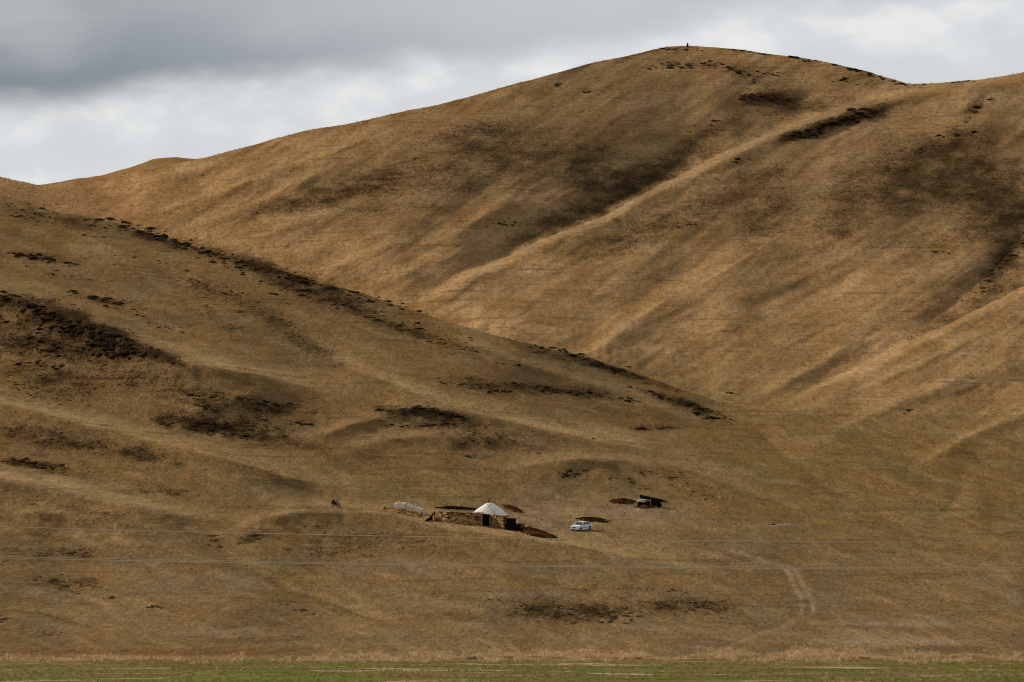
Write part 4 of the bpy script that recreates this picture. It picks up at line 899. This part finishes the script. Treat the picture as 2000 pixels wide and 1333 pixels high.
# ------------------------------------------------------------------ the tent
yc = P(956.5, 1022); yc.z = min(gz(yc.x, yc.y), gz(yc.x, yc.y - 2.5)) + .02; my = mpp(yc)
eave_z = yc.y * e_of(1006.0) - yc.z; top_z = yc.y * e_of(985.0) - yc.z; RR = 37.8 * my
yurt = empty('yurt', yc, .3); tag(yurt, 'round white felt tent with a conical roof behind the stone wall', 'yurt')
mb = MB(); mb.lathe([(RR - .05, -.6), (RR, 0), (RR + .02, eave_z * .5), (RR - .03, eave_z - .02)], 64); mb.build('wall', M_CANVAS, yurt, smooth=True)
prof = []
for i in range(12):
    t = i / 11; prof.append((RR * (1 - t) + .78 * t + .06, eave_z - .06 + (top_z - eave_z) * (t + .07 * math.sin(math.pi * t))))
mb = MB(); vs = []
for r_, z_ in prof:
    vs.append([Vector(((r_ * (1 - .012 * abs(math.sin(12 * th_)))) * math.cos(th_), (r_ * (1 - .012 * abs(math.sin(12 * th_)))) * math.sin(th_), z_)) for th_ in (2 * math.pi * j / 96 for j in range(97))])
mb.grid(vs); mb.build('roof', M_CANVAS, yurt, smooth=True)
mb = MB(); mb.lathe([(.86, top_z - .07), (.80, top_z + .02), (.55, top_z + .13), (.2, top_z + .19), (.001, top_z + .2)], 32); mb.build('crown_cover', M_CANVAS, yurt, smooth=True)
mb = MB(); mb.lathe([(RR + .075, eave_z - .28), (RR + .09, eave_z - .20), (RR + .075, eave_z - .12)], 64); mb.build('girth_band', M_ROPE, yurt)
for k in range(8):
    a0 = k * math.pi / 4; mb = MB(); pts = []
    for i in range(9):
        t = i / 8; r_ = RR * (1 - t) + .9 * t + .10; z_ = eave_z + .02 + (top_z - eave_z) * (t + .07 * math.sin(math.pi * t)); an = a0 + .75 * (t * t) * (1 if k % 2 else -1)
        pts.append((r_ * math.cos(an), r_ * math.sin(an), z_))
    mb.tube(pts, .022, 5); mb.build('rope', M_ROPE, yurt)
mb = MB(); cx_ = (-1.7 * my); zt = yc.y * e_of(975.5) - yc.z
mb.tube([(cx_ * math.cos(.3), .1, top_z - .3), (cx_ * math.cos(.3), .1, zt - .12)], .065, 10); mb.tube([(cx_ * math.cos(.3), .1, zt - .14), (cx_ * math.cos(.3), .1, zt)], .085, 10); mb.build('chimney', M_IRON, yurt)

# ------------------------------------------------------------------ covered haystack
ha, hb = P(769.5, 997), P(823, 1005); hc = ha.lerp(hb, .5); hm = mpp(hc)
rt = empty('haystack', hc); tag(rt, 'long haystack under a pinkish white sheet left of the tent', 'haystack')
ux = Vector((hb.x - ha.x, 0, hb.z - ha.z)); Lh = ux.length; ux.normalize(); rot_h = R(-24)
rows = []; NL, NP_ = 28, 22; Hh = 18 * hm; Wh = 1.9
for i in range(NL + 1):
    t = i / NL; row = []
    en = min(1, min(t, 1 - t) * 9 + .0); en = en ** .5
    for j in range(NP_ + 1):
        a_ = -math.pi / 2 + math.pi * j / NP_                  # from the near foot over the top to the far foot
        sx_, sz_ = math.sin(a_), math.cos(a_)
        k = 1 / max(abs(sx_) ** 1.0, abs(sz_), 1e-6) ** .9
        yy = sx_ * k * Wh / 2 * (1 if abs(sx_) < 1 else 1); zz = max(0, sz_ * k) * (Hh * (.90 + .1 * math.sin(3 * t + 1)))
        nz = .20 * float(perlin(np.array(t * 9.), np.array(j * .5), 5)) + .05 * float(perlin(np.array(t * 26.), np.array(j * 1.3), 6))
        q = Vector(((t - .5) * Lh * 1.0, yy * (.88 + .12 * en), zz * (.82 + .18 * en) - .12)); q += Vector((0, sx_ * nz, sz_ * nz * 1.6))
        row.append(q)
    rows.append(row)
mb = MB(); mb.grid(rows)
for end in (0, -1):
    ctr = sum(rows[end], Vector()) / len(rows[end]); k = len(mb.v); mb.v.append(tuple(ctr + Vector((-.12 if end == 0 else .12, 0, 0))))
    base_i = 0 if end == 0 else NL * (NP_ + 1)
    for j in range(NP_): mb.f.append((k, base_i + j, base_i + j + 1)); mb.mi.append(0)
sl_ = math.atan2(ux.z, ux.x)
sheet = mb.build('cover', M_SHEET, rt, smooth=True); sheet.rotation_euler = (0, -sl_, rot_h * .6)
Mh = sheet.rotation_euler.to_matrix()
mb = MB(); mb.box((0, -.02, .16), (Lh * .95, Wh * 1.06, .5), None, .1); h2 = mb.build('hay', M_HAY, rt); h2.rotation_euler = sheet.rotation_euler
for i in range(11):
    q = Mh @ Vector((random.uniform(-.46, .46) * Lh, random.uniform(-.5, .4), Hh * .88)); w = random.uniform(.2, .42)
    o = bpy.data.objects.new('weight_stone', random.choice(RK['pale'])); COL.objects.link(o); o.parent = rt; o.location = q; o.scale = (w, w, w * .7); o.rotation_euler = (0, 0, random.uniform(0, 6))
for k in (-.3, -.02, .26):
    mb = MB(); i = int((k + .5) * NL); mb.tube([r__ * 1.0 + Vector((0, r__.y * .02, .03)) for r__ in rows[i]], .022, 5); o = mb.build('rope', M_ROPE, rt); o.rotation_euler = sheet.rotation_euler

# ------------------------------------------------------------------ collapsed black hut
hc = P(1268, 988); hm = mpp(hc); rt = empty('black_hut', hc); tag(rt, 'collapsed black hut with a ragged roof on the open slope', 'hut')
def lump(profile_top, depth, seed, x0, x1, zb=-.2, n=22, wob=.15):
    rows = []
    for i in range(n + 1):
        t = i / n; x = x0 + (x1 - x0) * t; h = np.interp(t, *zip(*profile_top)); row = []
        for j in range(13):
            a_ = -math.pi / 2 + math.pi * j / 12
            nz = wob * float(perlin(np.array(t * 7. + seed), np.array(j * .55), seed))
            row.append(Vector((x + nz, math.sin(a_) * depth * (.5 + .5 * math.sin(math.pi * min(max(t, .05), .95))), max(zb, math.cos(a_) ** .6 * h + nz * .6 if math.cos(a_) > 1e-6 else zb))))
        rows.append(row)
    m_ = MB(); m_.grid(rows); return m_
k = hm
lump([(0, .1), (.06, 13 * k), (.2, 18 * k), (.5, 16 * k), (.62, 14.5 * k), (.8, 11 * k), (.92, 7 * k), (1, .1)], 1.7, 3, -24 * k, 24 * k).build('body', M_TARP, rt, smooth=True)
b = MB(); b.box((3 * k, -.2, 13.8 * k), (44 * k, 2.4, .22), Matrix.Rotation(R(13), 3, 'Y') @ Matrix.Rotation(R(9), 3, 'X'), .3); b.build('roof_sheet', M_TARP, rt)
for i, (x, h, l) in enumerate(((-20, 15, .2), (-4, 14, -.15), (10, 12, .3), (19, 9, .1))):
    b = MB(); b.tube([(x * k, -1.2, -.2), (x * k + l, -1.0, h * k)], .06, 6); b.build('pole', M_BLACK, rt)
rt2c = P(1256, 987); rt2 = empty('felt_sheet', rt2c + Vector((0, -2.3, 0)))
tag(rt2, 'torn whitish felt sheet hanging on the front of the black hut', 'sheet')
rows = []
for i in range(13):
    t = i / 12; x = (-13 + 27 * t) * k; zt = (9.8 + 1.5 * math.sin(5 * t)) * k; zb = (3.2 + 3.8 * t ** .6 + 1.0 * math.sin(9 * t)) * k
    rows.append([Vector((x, .30 * s_ + .10 * math.sin(6 * t + 3 * s_) - .3, zb + (zt - zb) * s_ + .05 * math.sin(11 * t))) for s_ in (0, .25, .5, .75, 1)])
b = MB(); b.grid(rows); o = b.build('felt', M_CANVAS, rt2, smooth=True); m_ = o.modifiers.new('thick', 'SOLIDIFY'); m_.thickness = .04
b = MB(); b.tube([(-13 * k, -.3, -.3), (-12.5 * k, -.25, 10 * k)], .05, 6); b.build('prop', M_PALEWOOD, rt2)
b = MB(); b.tube([(13 * k, -.3, -.3), (13.5 * k, -.25, 10.5 * k)], .05, 6); b.build('prop', M_PALEWOOD, rt2)
b = MB(); b.box((3 * k, -.42, 8 * k), (15 * k, .06, 1.8 * k), Matrix.Rotation(R(-8), 3, 'Y')); b.build('plank', M_HAY, rt2)
bp = P(1279, 992); b = MB(); b.box(bp + Vector((0, 0, .12)), (.7, .3, .16), Matrix.Rotation(R(4), 3, 'Y'), .1); o = b.build('pale_plank', M_PALEWOOD, None, bp); tag(o, 'short pale plank on the litter before the black hut', 'plank')

# ------------------------------------------------------------------ white saloon car (nose along +x)
def car():
    cp = P(1135.5, 1036.5); rz = R(180 + 57)
    root = empty('parked_car', cp, rot=tilt_to_ground(cp.x, cp.y, rz)); tag(root, 'white saloon car parked on the bare slope right of the tent', 'car')
    # stations along the length: x, floor z, waist z, half width at waist
    st_ = [(-2.22, .42, .78, .70), (-2.12, .28, .95, .80), (-1.75, .22, 1.00, .845), (-1.1, .20, .99, .86), (-.2, .19, .96, .865), (.7, .19, .93, .86), (1.3, .20, .90, .845), (1.85, .22, .82, .80), (2.12, .27, .72, .73), (2.22, .38, .60, .62)]
    xs = [-2.22 + 4.44 * i / 40 for i in range(41)]; A = np.array(st_); rows = []
    arch = [(-1.32, .36), (1.36, .36)]
    for x in xs:
        zb, zw, hw = (float(np.interp(x, A[:, 0], A[:, k_])) for k_ in (1, 2, 3))
        for ax, ar in arch:
            if abs(x - ax) < ar: zb = max(zb, .30 + math.sqrt(ar * ar - (x - ax) ** 2) * 1.0)
        row = []
        for s_, order in ((-1, (0, 1, 2, 3, 4)), (1, (4, 3, 2, 1, 0))):
            prof_ = [(hw * .94, zb), (hw * 1.0, zb + (zw - zb) * .35), (hw * 1.0, zb + (zw - zb) * .7), (hw * .96, zw), (hw * .6, zw + .045)]
            for i_ in order: row.append(Vector((x, s_ * prof_[i_][0], prof_[i_][1])))
        rows.append(row)
    mb = MB(); mb.grid(rows)
    n_ = len(rows[0])
    mb.f.append(tuple(range(n_))); mb.mi.append(0); mb.f.append(tuple(40 * n_ + j for j in range(n_))[::-1]); mb.mi.append(0)
    mb.build('body', M_PAINT, root, smooth=False)
    mb = MB(); mb.box((0, 0, .30), (4.1, 1.5, .22)); mb.build('underbody', M_PLASTIC, root)
    # cabin: pillars and roof
    lo = [(1.02, .74, .95), (-1.62, .74, 1.0)]; hi = [(.30, .60, 1.40), (-.98, .60, 1.40)]
    mb = MB()
    rows = []
    for t in [i / 10 for i in range(11)]:
        x = .34 + (-1.04 - .34) * t; bow = .035 * math.sin(math.pi * t)
        rows.append([Vector((x, y, 1.385 + bow - .05 * (y / .62) ** 2)) for y in (-.64, -.5, -.25, 0, .25, .5, .64)])
    mb.grid(rows); o = mb.build('roof', M_PAINT, root, smooth=True); mm = o.modifiers.new('thick', 'SOLIDIFY'); mm.thickness = .05
    def pane(name, pts, mat, grow=0):
        b_ = MB(); b_.add([Vector(p_) for p_ in pts], [tuple(range(len(pts)))]); o_ = b_.build(name, mat, root); m2 = o_.modifiers.new('thick', 'SOLIDIFY'); m2.thickness = .02; return o_
    pane('windscreen', [(1.04, -.72, .95), (1.04, .72, .95), (.36, .60, 1.36), (.36, -.60, 1.36)], M_GLASS)
    pane('rear_window', [(-1.66, .70, 1.01), (-1.66, -.70, 1.01), (-1.06, -.59, 1.36), (-1.06, .59, 1.36)], M_GLASS)
    for s_ in (-1, 1):
        ya, yb = s_ * .80, s_ * .635
        pane('side_window', [(.92, ya, .98), (-.18, ya, 1.0), (-.18, yb, 1.35), (.38, yb, 1.35)], M_GLASS)
        pane('side_window', [(-.28, ya, 1.0), (-1.36, ya, 1.03), (-1.0, yb, 1.35), (-.28, yb, 1.35)], M_GLASS)
        for a_, b_ in (((1.06, s_ * .79, .94), (.36, s_ * .63, 1.38)), ((-.23, s_ * .81, .96), (-.23, s_ * .64, 1.38)), ((-1.50, s_ * .77, .98), (-1.05, s_ * .63, 1.38))):
            b = MB(); b.tube([a_, b_], .05, 6); b.build('pillar', M_PAINT, root)
        b = MB(); b.box((-.25, s_ * .868, .55), (2.5, .02, .06)); b.build('side_trim', M_PLASTIC, root)
        b = MB(); b.box((.82, s_ * .93, 1.0), (.12, .2, .13), None, .1); b.build('mirror', M_PAINT, root)
        b = MB(); b.box((-.32, s_ * .875, .80), (.16, .03, .03)); b.build('door_handle', M_PLASTIC, root)
        b = MB(); b.box((2.15, s_ * .52, .645), (.12, .32, .13), Matrix.Rotation(s_ * R(-12), 3, 'Z'), .05); b.build('headlight', M_LAMP, root)
        b = MB(); b.box((-2.20, s_ * .58, .82), (.08, .34, .15)); b.build('tail_lamp', M_RUST, root)
        for x in (-1.32, 1.36):
            Mx = Matrix.Rotation(R(90), 3, 'X'); wh = empty('wheel', (x, s_ * .76, .31)); wh.parent = root
            b = MB(); b.lathe([(.20, -.1), (.29, -.1), (.315, -.07), (.315, .07), (.29, .1), (.20, .1)], 24, (0, 0, 0), Mx); b.build('tyre', M_TYRE, wh, smooth=True)
            b = MB(); b.lathe([(.001, s_ * -.06), (.06, s_ * -.07), (.18, s_ * -.085), (.205, s_ * -.1)], 16, (0, 0, 0), Mx); b.build('rim', M_RIM, wh)
    b = MB(); b.box((2.235, 0, .645), (.06, .62, .12)); b.build('grille', M_PLASTIC, root)
    b = MB(); b.box((2.24, 0, .42), (.14, 1.56, .20), None, 0, taper=.0); b.build('front_bumper', M_PAINT, root)
    b = MB(); b.box((2.315, 0, .44), (.02, .52, .11)); b.build('number_plate', M_WHITE, root)
    b = MB(); b.box((2.312, 0, .30), (.02, 1.1, .07)); b.build('air_intake', M_PLASTIC, root)
    b = MB(); b.box((-2.24, 0, .5), (.12, 1.6, .24)); b.build('rear_bumper', M_PAINT, root)
    b = MB(); b.box((1.6, 0, .905), (1.0, 1.1, .012), Matrix.Rotation(R(9.5), 3, 'Y')); b.build('bonnet', M_PAINT, root)
car()

# ------------------------------------------------------------------ motorcycle (front along +x)
def bike():
    cp = P(656, 990.5); rz = R(-48); root = empty('motorcycle', cp, rot=tilt_to_ground(cp.x, cp.y, rz, .6, .3)); tag(root, 'small dark motorcycle parked alone on the slope left of camp', 'motorcycle')
    Mx = Matrix.Rotation(R(90), 3, 'X')
    for x in (-.66, .70):
        wh = empty('wheel', (x, 0, .30)); wh.parent = root
        b = MB(); b.lathe([(.235, -.05), (.29, -.05), (.305, 0), (.29, .05), (.235, .05)], 24, (0, 0, 0), Mx); b.build('tyre', M_TYRE, wh, smooth=True)
        b = MB()
        for k_ in range(8):
            a_ = k_ * math.pi / 8; b.tube([(.24 * math.cos(a_), 0, .24 * math.sin(a_)), (-.24 * math.cos(a_), 0, -.24 * math.sin(a_))], .008, 4)
        b.build('spokes', M_RIM, wh)
    b = MB(); b.box((.02, 0, .42), (.42, .28, .34), None, .15); b.tube([(.1, 0, .5), (.25, 0, .35)], .09, 8); b.build('engine', M_IRON, root)
    b = MB(); b.tube([(-.25, 0, .78), (-.05, 0, .86), (.18, 0, .88), (.34, 0, .80)], [.06, .14, .16, .09], 10); b.build('fuel_tank', M_BLUE, root, smooth=True)
    b = MB(); b.box((-.48, 0, .80), (.66, .26, .11), None, .1); b.build('seat', M_PLASTIC, root)
    b = MB(); b.tube([(-.66, .08, .30), (-.2, .08, .36), (.05, .06, .3)], .03, 6); b.tube([(-.66, -.08, .30), (-.2, -.08, .36)], .03, 6); b.tube([(.42, 0, .86), (.1, 0, .75), (-.7, 0, .74)], .03, 6); b.tube([(.42, 0, .8), (.2, 0, .3)], .03, 6); b.build('frame', M_IRON, root)
    for s_ in (-1, 1):
        b = MB(); b.tube([(.70, s_ * .08, .30), (.44, s_ * .07, .98)], .028, 6); b.build('fork', M_RIM, root)
        b = MB(); b.tube([(.36, s_ * .36, 1.06), (.36, s_ * .38, 1.22)], .01, 5); b.box((.36, s_ * .38, 1.26), (.03, .12, .09)); b.build('mirror', M_RIM if s_ > 0 else M_WHITE, root)
        b = MB(); b.box((-.62, s_ * .26, .58), (.44, .2, .34), None, .12); b.build('saddle_bag', M_PLASTIC, root)
    b = MB(); b.tube([(.28, -.40, 1.04), (.40, -.2, 1.04), (.42, 0, 1.0), (.40, .2, 1.04), (.28, .40, 1.04)], .02, 6); b.build('handlebar', M_PLASTIC, root)
    b = MB(); b.tube([(.46, 0, .92), (.58, 0, .91)], [.08, .10], 12); b.build('headlamp', M_LAMP, root)
    b = MB(); b.tube([(.48, 0, .55), (.64, 0, .66), (.82, 0, .62), (.95, 0, .52)], .06, 6); b.build('mudguard', M_BLUE, root)
    b = MB(); b.box((-.78, 0, .93), (.36, .34, .22), None, .15); b.build('luggage', M_BRUSH, root)
    b = MB(); b.tube([(.0, .14, .28), (.02, .34, 0)], .015, 5); b.build('side_stand', M_IRON, root)
bike()

# ------------------------------------------------------------------ summit cairn
sp_ = P(1343, float(sky_line(1343.)) + 1.5); ms = mpp(sp_); rt = empty('cairn', sp_); tag(rt, 'tiny dark stone cairn standing on the very summit', 'cairn')
z = -.1
for i in range(9):
    w = (.95 - .04 * i) * random.uniform(.9, 1.1); o = bpy.data.objects.new('stone', random.choice(RK['dark'])); COL.objects.link(o); o.parent = rt
    o.location = (random.uniform(-.08, .08), 0, z + .12); o.scale = (w, w, .42); o.rotation_euler = (0, 0, random.uniform(0, 6)); z += .19
b = MB(); b.tube([(0, 0, z - .2), (.02, 0, z + .25)], .06, 5); b.build('pole', M_BLACK, rt)

# ------------------------------------------------------------------ overhead wires near the camera
def wire(label, pts, Yw, r):
    A = np.array(pts); co = np.polyfit(A[:, 0], A[:, 1], 3); b = MB(); line = []
    for px in np.linspace(-2600, 4600, 121):
        pc = min(max(px, 0), 2000); py = np.polyval(co, pc)
        sl2 = (np.polyval(co, 40) - np.polyval(co, 0)) / 40 if px < 0 else (np.polyval(co, 2000) - np.polyval(co, 1960)) / 40
        py += (px - pc) * sl2 * 1.0 - ((px - pc) / 1000) ** 2 * 5
        e = float(e_of(py)); line.append((float(sx_of(px, e)) * Yw, Yw, e * Yw))
    b.tube(line, r, 6); c0 = line[60]; o = b.build('power_wire', M_WIRE, None, c0); tag(o, label, 'wire', 'overhead wires crossing the view')
wire('upper pale overhead wire passing just below the tent', [(0, 1029), (500, 1042), (1000, 1051.5), (1500, 1057.5), (2000, 1060.5)], 122, .0120)
wire('upper strand of the lower pair of pale overhead wires', [(0, 1087), (550, 1098), (1000, 1103.5), (1550, 1108.5), (2000, 1109)], 118, .0115)
wire('lower strand of the lower pair of pale overhead wires', [(0, 1090.5), (550, 1101), (1000, 1106), (1550, 1111.3), (2000, 1112.5)], 116, .0115)

# ------------------------------------------------------------------ grass and scrub that nobody could count
def scatter(name, label, pts, scl, proto_me, col=None):
    """points carrying tufts, through one geometry nodes modifier"""
    n = len(pts); me = bpy.data.meshes.new(name); me.vertices.add(n); me.vertices.foreach_set('co', np.asarray(pts, np.float32).reshape(-1))
    a = me.attributes.new('scl', 'FLOAT', 'POINT'); a.data.foreach_set('value', np.asarray(scl, np.float32))
    a = me.attributes.new('turn', 'FLOAT', 'POINT'); a.data.foreach_set('value', rng.uniform(0, 6.28, n).astype(np.float32))
    if col is not None:
        a = me.attributes.new('col', 'FLOAT_COLOR', 'POINT'); a.data.foreach_set('color', np.concatenate([col, np.ones((n, 1))], -1).astype(np.float32).reshape(-1))
    o = bpy.data.objects.new(name, me); COL.objects.link(o)
    src = bpy.data.objects.new(name + '_tuft', proto_me)
    ng = bpy.data.node_groups.new(name, 'GeometryNodeTree')
    ng.interface.new_socket('Geometry', in_out='INPUT', socket_type='NodeSocketGeometry'); ng.interface.new_socket('Geometry', in_out='OUTPUT', socket_type='NodeSocketGeometry')
    N = ng.nodes; L = ng.links; gi = N.new('NodeGroupInput'); go = N.new('NodeGroupOutput')
    ip = N.new('GeometryNodeInstanceOnPoints'); oi = N.new('GeometryNodeObjectInfo'); oi.inputs[0].default_value = src
    sa = N.new('GeometryNodeInputNamedAttribute'); sa.data_type = 'FLOAT'; sa.inputs[0].default_value = 'scl'
    ta = N.new('GeometryNodeInputNamedAttribute'); ta.data_type = 'FLOAT'; ta.inputs[0].default_value = 'turn'
    cx = N.new('ShaderNodeCombineXYZ'); L.new(ta.outputs[0], cx.inputs[2])
    L.new(gi.outputs[0], ip.inputs['Points']); L.new(oi.outputs['Geometry'], ip.inputs['Instance']); L.new(sa.outputs[0], ip.inputs['Scale']); L.new(cx.outputs[0], ip.inputs['Rotation'])
    L.new(ip.outputs[0], go.inputs[0])
    m_ = o.modifiers.new('scatter', 'NODES'); m_.node_group = ng
    tag(o, label, None, None, 'stuff'); return o
def tuft(nb, h, spread, w, mat, seed):
    r_ = random.Random(seed); b = MB()
    for i in range(nb):
        a_ = r_.uniform(0, 6.28); q = Vector((r_.gauss(0, spread), r_.gauss(0, spread), -.05)); d = Vector((math.cos(a_), math.sin(a_), 0)); s_ = Vector((-d.y, d.x, 0)) * w
        hh = h * r_.uniform(.5, 1.1); l_ = r_.uniform(.1, .6) * hh
        b.add([q - s_, q + s_, q + d * l_ * .4 + Vector((0, 0, hh * .65)) + s_ * .6, q + d * l_ + Vector((0, 0, hh))], [(0, 1, 2), (0, 2, 3)])
    me = bpy.data.meshes.new('tuft'); me.from_pydata(b.v, [], b.f); me.materials.append(mat); return me
def leafy(mat, seed, n=34):
    r_ = random.Random(seed); b = MB()
    for i in range(n):
        d = Vector((r_.gauss(0, 1), r_.gauss(0, 1), abs(r_.gauss(0, .9)))).normalized() * r_.uniform(.25, .55); d.z *= .62
        u = Vector((r_.gauss(0, 1), r_.gauss(0, 1), r_.gauss(0, 1))).normalized() * r_.uniform(.07, .17); v = u.cross(Vector((r_.gauss(0, 1), r_.gauss(0, 1), r_.gauss(0, 1)))).normalized() * r_.uniform(.06, .14)
        b.add([d - u, d + v, d + u, d - v], [(0, 1, 2, 3)])
    me = bpy.data.meshes.new('bush'); me.from_pydata(b.v, [], b.f); me.materials.append(mat); return me
def blade_mat(name, c1=None, c2=None):
    t = NT(name); r = t.N.new('ShaderNodeObjectInfo').outputs['Random']
    if c1 is None:
        n = t.N.new('ShaderNodeAttribute'); n.attribute_name = 'col'; n.attribute_type = 'INSTANCER'; base = n.outputs['Color']
        c = t.mix(t.step(r, 0, 1, 0, .55), base, t.mix(1.0, base, (1.7, 1.65, 1.6), 'MULTIPLY')); c = t.mix(t.step(r, .35, 0, 0, .8), c, t.mix(1.0, base, (.22, .2, .18), 'MULTIPLY'))
    else: c = t.mix(r, c1, c2)
    t.put(c, t.b.inputs['Base Color']); t.put(.9, t.b.inputs['Roughness']); t.put(.0, t.b.inputs['Specular IOR Level'])
    tr = t.N.new('ShaderNodeBsdfTranslucent'); t.L.new(c, tr.inputs[0]); mx = t.N.new('ShaderNodeMixShader'); mx.inputs[0].default_value = .45
    t.L.new(t.b.outputs[0], mx.inputs[1]); t.L.new(tr.outputs[0], mx.inputs[2]); t.L.new(mx.outputs[0], t.N['Material Output'].inputs[0]); return t.m
M_STRAW = blade_mat('straw', (.34, .215, .095), (.64, .48, .27))
M_BLADE = blade_mat('hill_blades')
M_BUSH = blade_mat('dark_scrub', (.022, .012, .005), (.085, .050, .020))
M_GREEN = blade_mat('green_blades', (.18, .125, .024), (.115, .15, .016))

# index fields of the ground sheet that can be seen
vis = np.zeros_like(Z, bool); vis[4:NA] = True; vis[NA + NH:NA + NH + NB] = True
def pick(weight, n):
    w = (weight * vis * (PXg > -60) * (PXg < 2060)).ravel(); cell = np.r_[NA * [1.]][:, None]
    w = w / w.sum(); idx = rng.choice(w.size, n, p=w, replace=False)
    i, j = np.unravel_index(idx, Z.shape); u = rng.uniform(0, 1, n); v = rng.uniform(0, 1, n); i1 = np.minimum(i + 1, Z.shape[0] - 1); j1 = np.minimum(j + 1, Z.shape[1] - 1)
    def bl(Q): return (Q[i, j] * (1 - u) * (1 - v) + Q[i1, j] * u * (1 - v) + Q[i, j1] * (1 - u) * v + Q[i1, j1] * u * v)
    return np.stack([bl(X), bl(Y), bl(Z)], -1), i, j
rowpx = np.r_[np.repeat(1.0, len(Z))][:, None]
# scrub bushes
patch = .5 + .5 * fbm(PXg / 26, PYg / 8, 3, 91)
p_, i_, j_ = pick(np.clip(scrub - .22, 0, 1) ** 1.3 * np.clip(patch - .35, 0, 1) ** 1.5 * np.where(isB, .45, 1.), 26000)
sc_ = (p_[:, 1] / F) * rng.uniform(1.5, 5.0, len(p_)) * (1. - .25 * (p_[:, 1] > 1000))
scatter('scrub', 'low dark scrub growing in patches over the hillsides', p_, sc_, leafy(M_BUSH, 4))
# grass of the slopes
p_, i_, j_ = pick(np.clip(1.0 - .5 * scrub, .1, 1) * (.5 + np.clip(patch, 0, 1)) * (1 - .6 * TRK.clip(0, 1)), 190000)
sc_ = (p_[:, 1] / F) * rng.uniform(1.2, 3.2, len(p_))
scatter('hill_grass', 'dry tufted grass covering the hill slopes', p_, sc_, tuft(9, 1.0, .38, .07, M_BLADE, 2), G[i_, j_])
# the straw coloured fringe at the foot of the hill
n = 34000; px_ = rng.uniform(-60, 2060, n); d_ = np.abs(rng.normal(0, 1, n))
dens = (.12 + .88 * ss(px_, 480, 1150)) * (1 - .65 * ss(px_, 1740, 1860)) * np.clip(.55 + 1.9 * fbm(px_ / 90, px_ * 0 + .3, 4, 19), .03, 1.1); py_ = 1288.5 - d_ * (3 + 4.5 * dens) * (1 + .5 * fbm(px_ / 70, px_ * 0, 3, 14))
keep = rng.uniform(0, 1, n) < dens ** 1.3 * np.clip(.65 + 1.1 * fbm(px_ / 40, py_ / 6, 3, 15), .08, 1); px_, py_ = px_[keep], np.minimum(py_[keep], 1287.5)
Yf = np.interp(px_, cols, np.arange(NC)); jj = np.clip(np.round(Yf).astype(int), 0, NC - 1); ii = np.clip(((1288 - py_) / (1288 - ed[jj]) * (NA - 1)), 0, NA - 2); i0 = ii.astype(int); fr = ii - i0
pp = np.stack([X[i0, jj] * (1 - fr) + X[i0 + 1, jj] * fr, Y[i0, jj] * (1 - fr) + Y[i0 + 1, jj] * fr, Z[i0, jj] * (1 - fr) + Z[i0 + 1, jj] * fr], -1)
pp[:, 0] += rng.uniform(-.06, .06, len(pp))
ne = 9000; xe = rng.uniform(-60, 2060, ne); ye = 330 - np.abs(rng.normal(0, 1, ne)) * 14 * np.clip(.6 + 1.4 * fbm(xe / 110, xe * 0 + .7, 3, 37), .05, 1.5)
ke = rng.uniform(0, 1, ne) < np.clip(.35 + 1.3 * fbm(xe / 45, ye / 6, 3, 38), 0, 1) * (.35 + .65 * ss(xe, 400, 1100)); pe = np.stack([(xe - CX) / F * ye, ye, np.full(ne, -4.0)], -1)[ke]
pp = np.concatenate([pp, pe])
scatter('straw_grass', 'fringe of tall straw coloured grass at the foot of the hill', pp, rng.uniform(.13, .38, len(pp)) * np.clip(1 + 1.1 * fbm(pp[:, 0] / 3., pp[:, 1] / 9, 3, 29), .4, 1.6), tuft(14, 1.0, .30, .035, M_STRAW, 3))
# plain
n = 16000; yy = 190 + 140 * rng.uniform(0, 1, n) ** .8; xx = (rng.uniform(-60, 2060, n) - CX) / F * yy
m_ = fbm(xx / 16, yy / 5, 3, 17); kp = m_ > -.12
zz = -4.0 + .10 * fbm(xx / 9, yy / 9, 3, 81) * ss(328 - yy, 0, 12)
scatter('plain_grass', 'short green grass on the plain', np.stack([xx, yy, zz], -1)[kp], rng.uniform(.05, .15, kp.sum()), tuft(10, 1.0, .5, .06, M_GREEN, 5))
n = 5000; yy = 190 + 140 * rng.uniform(0, 1, n); xx = (rng.uniform(-60, 2060, n) - CX) / F * yy; kp = fbm(xx / 12, yy / 3, 3, 27) > .12
zz = -4.0 + .10 * fbm(xx / 9, yy / 9, 3, 81) * ss(328 - yy, 0, 12)
scatter('dry_grass', 'dry straw tufts standing in streaks on the plain', np.stack([xx, yy, zz], -1)[kp], rng.uniform(.06, .2, kp.sum()), tuft(12, 1.0, .6, .05, M_STRAW, 7))
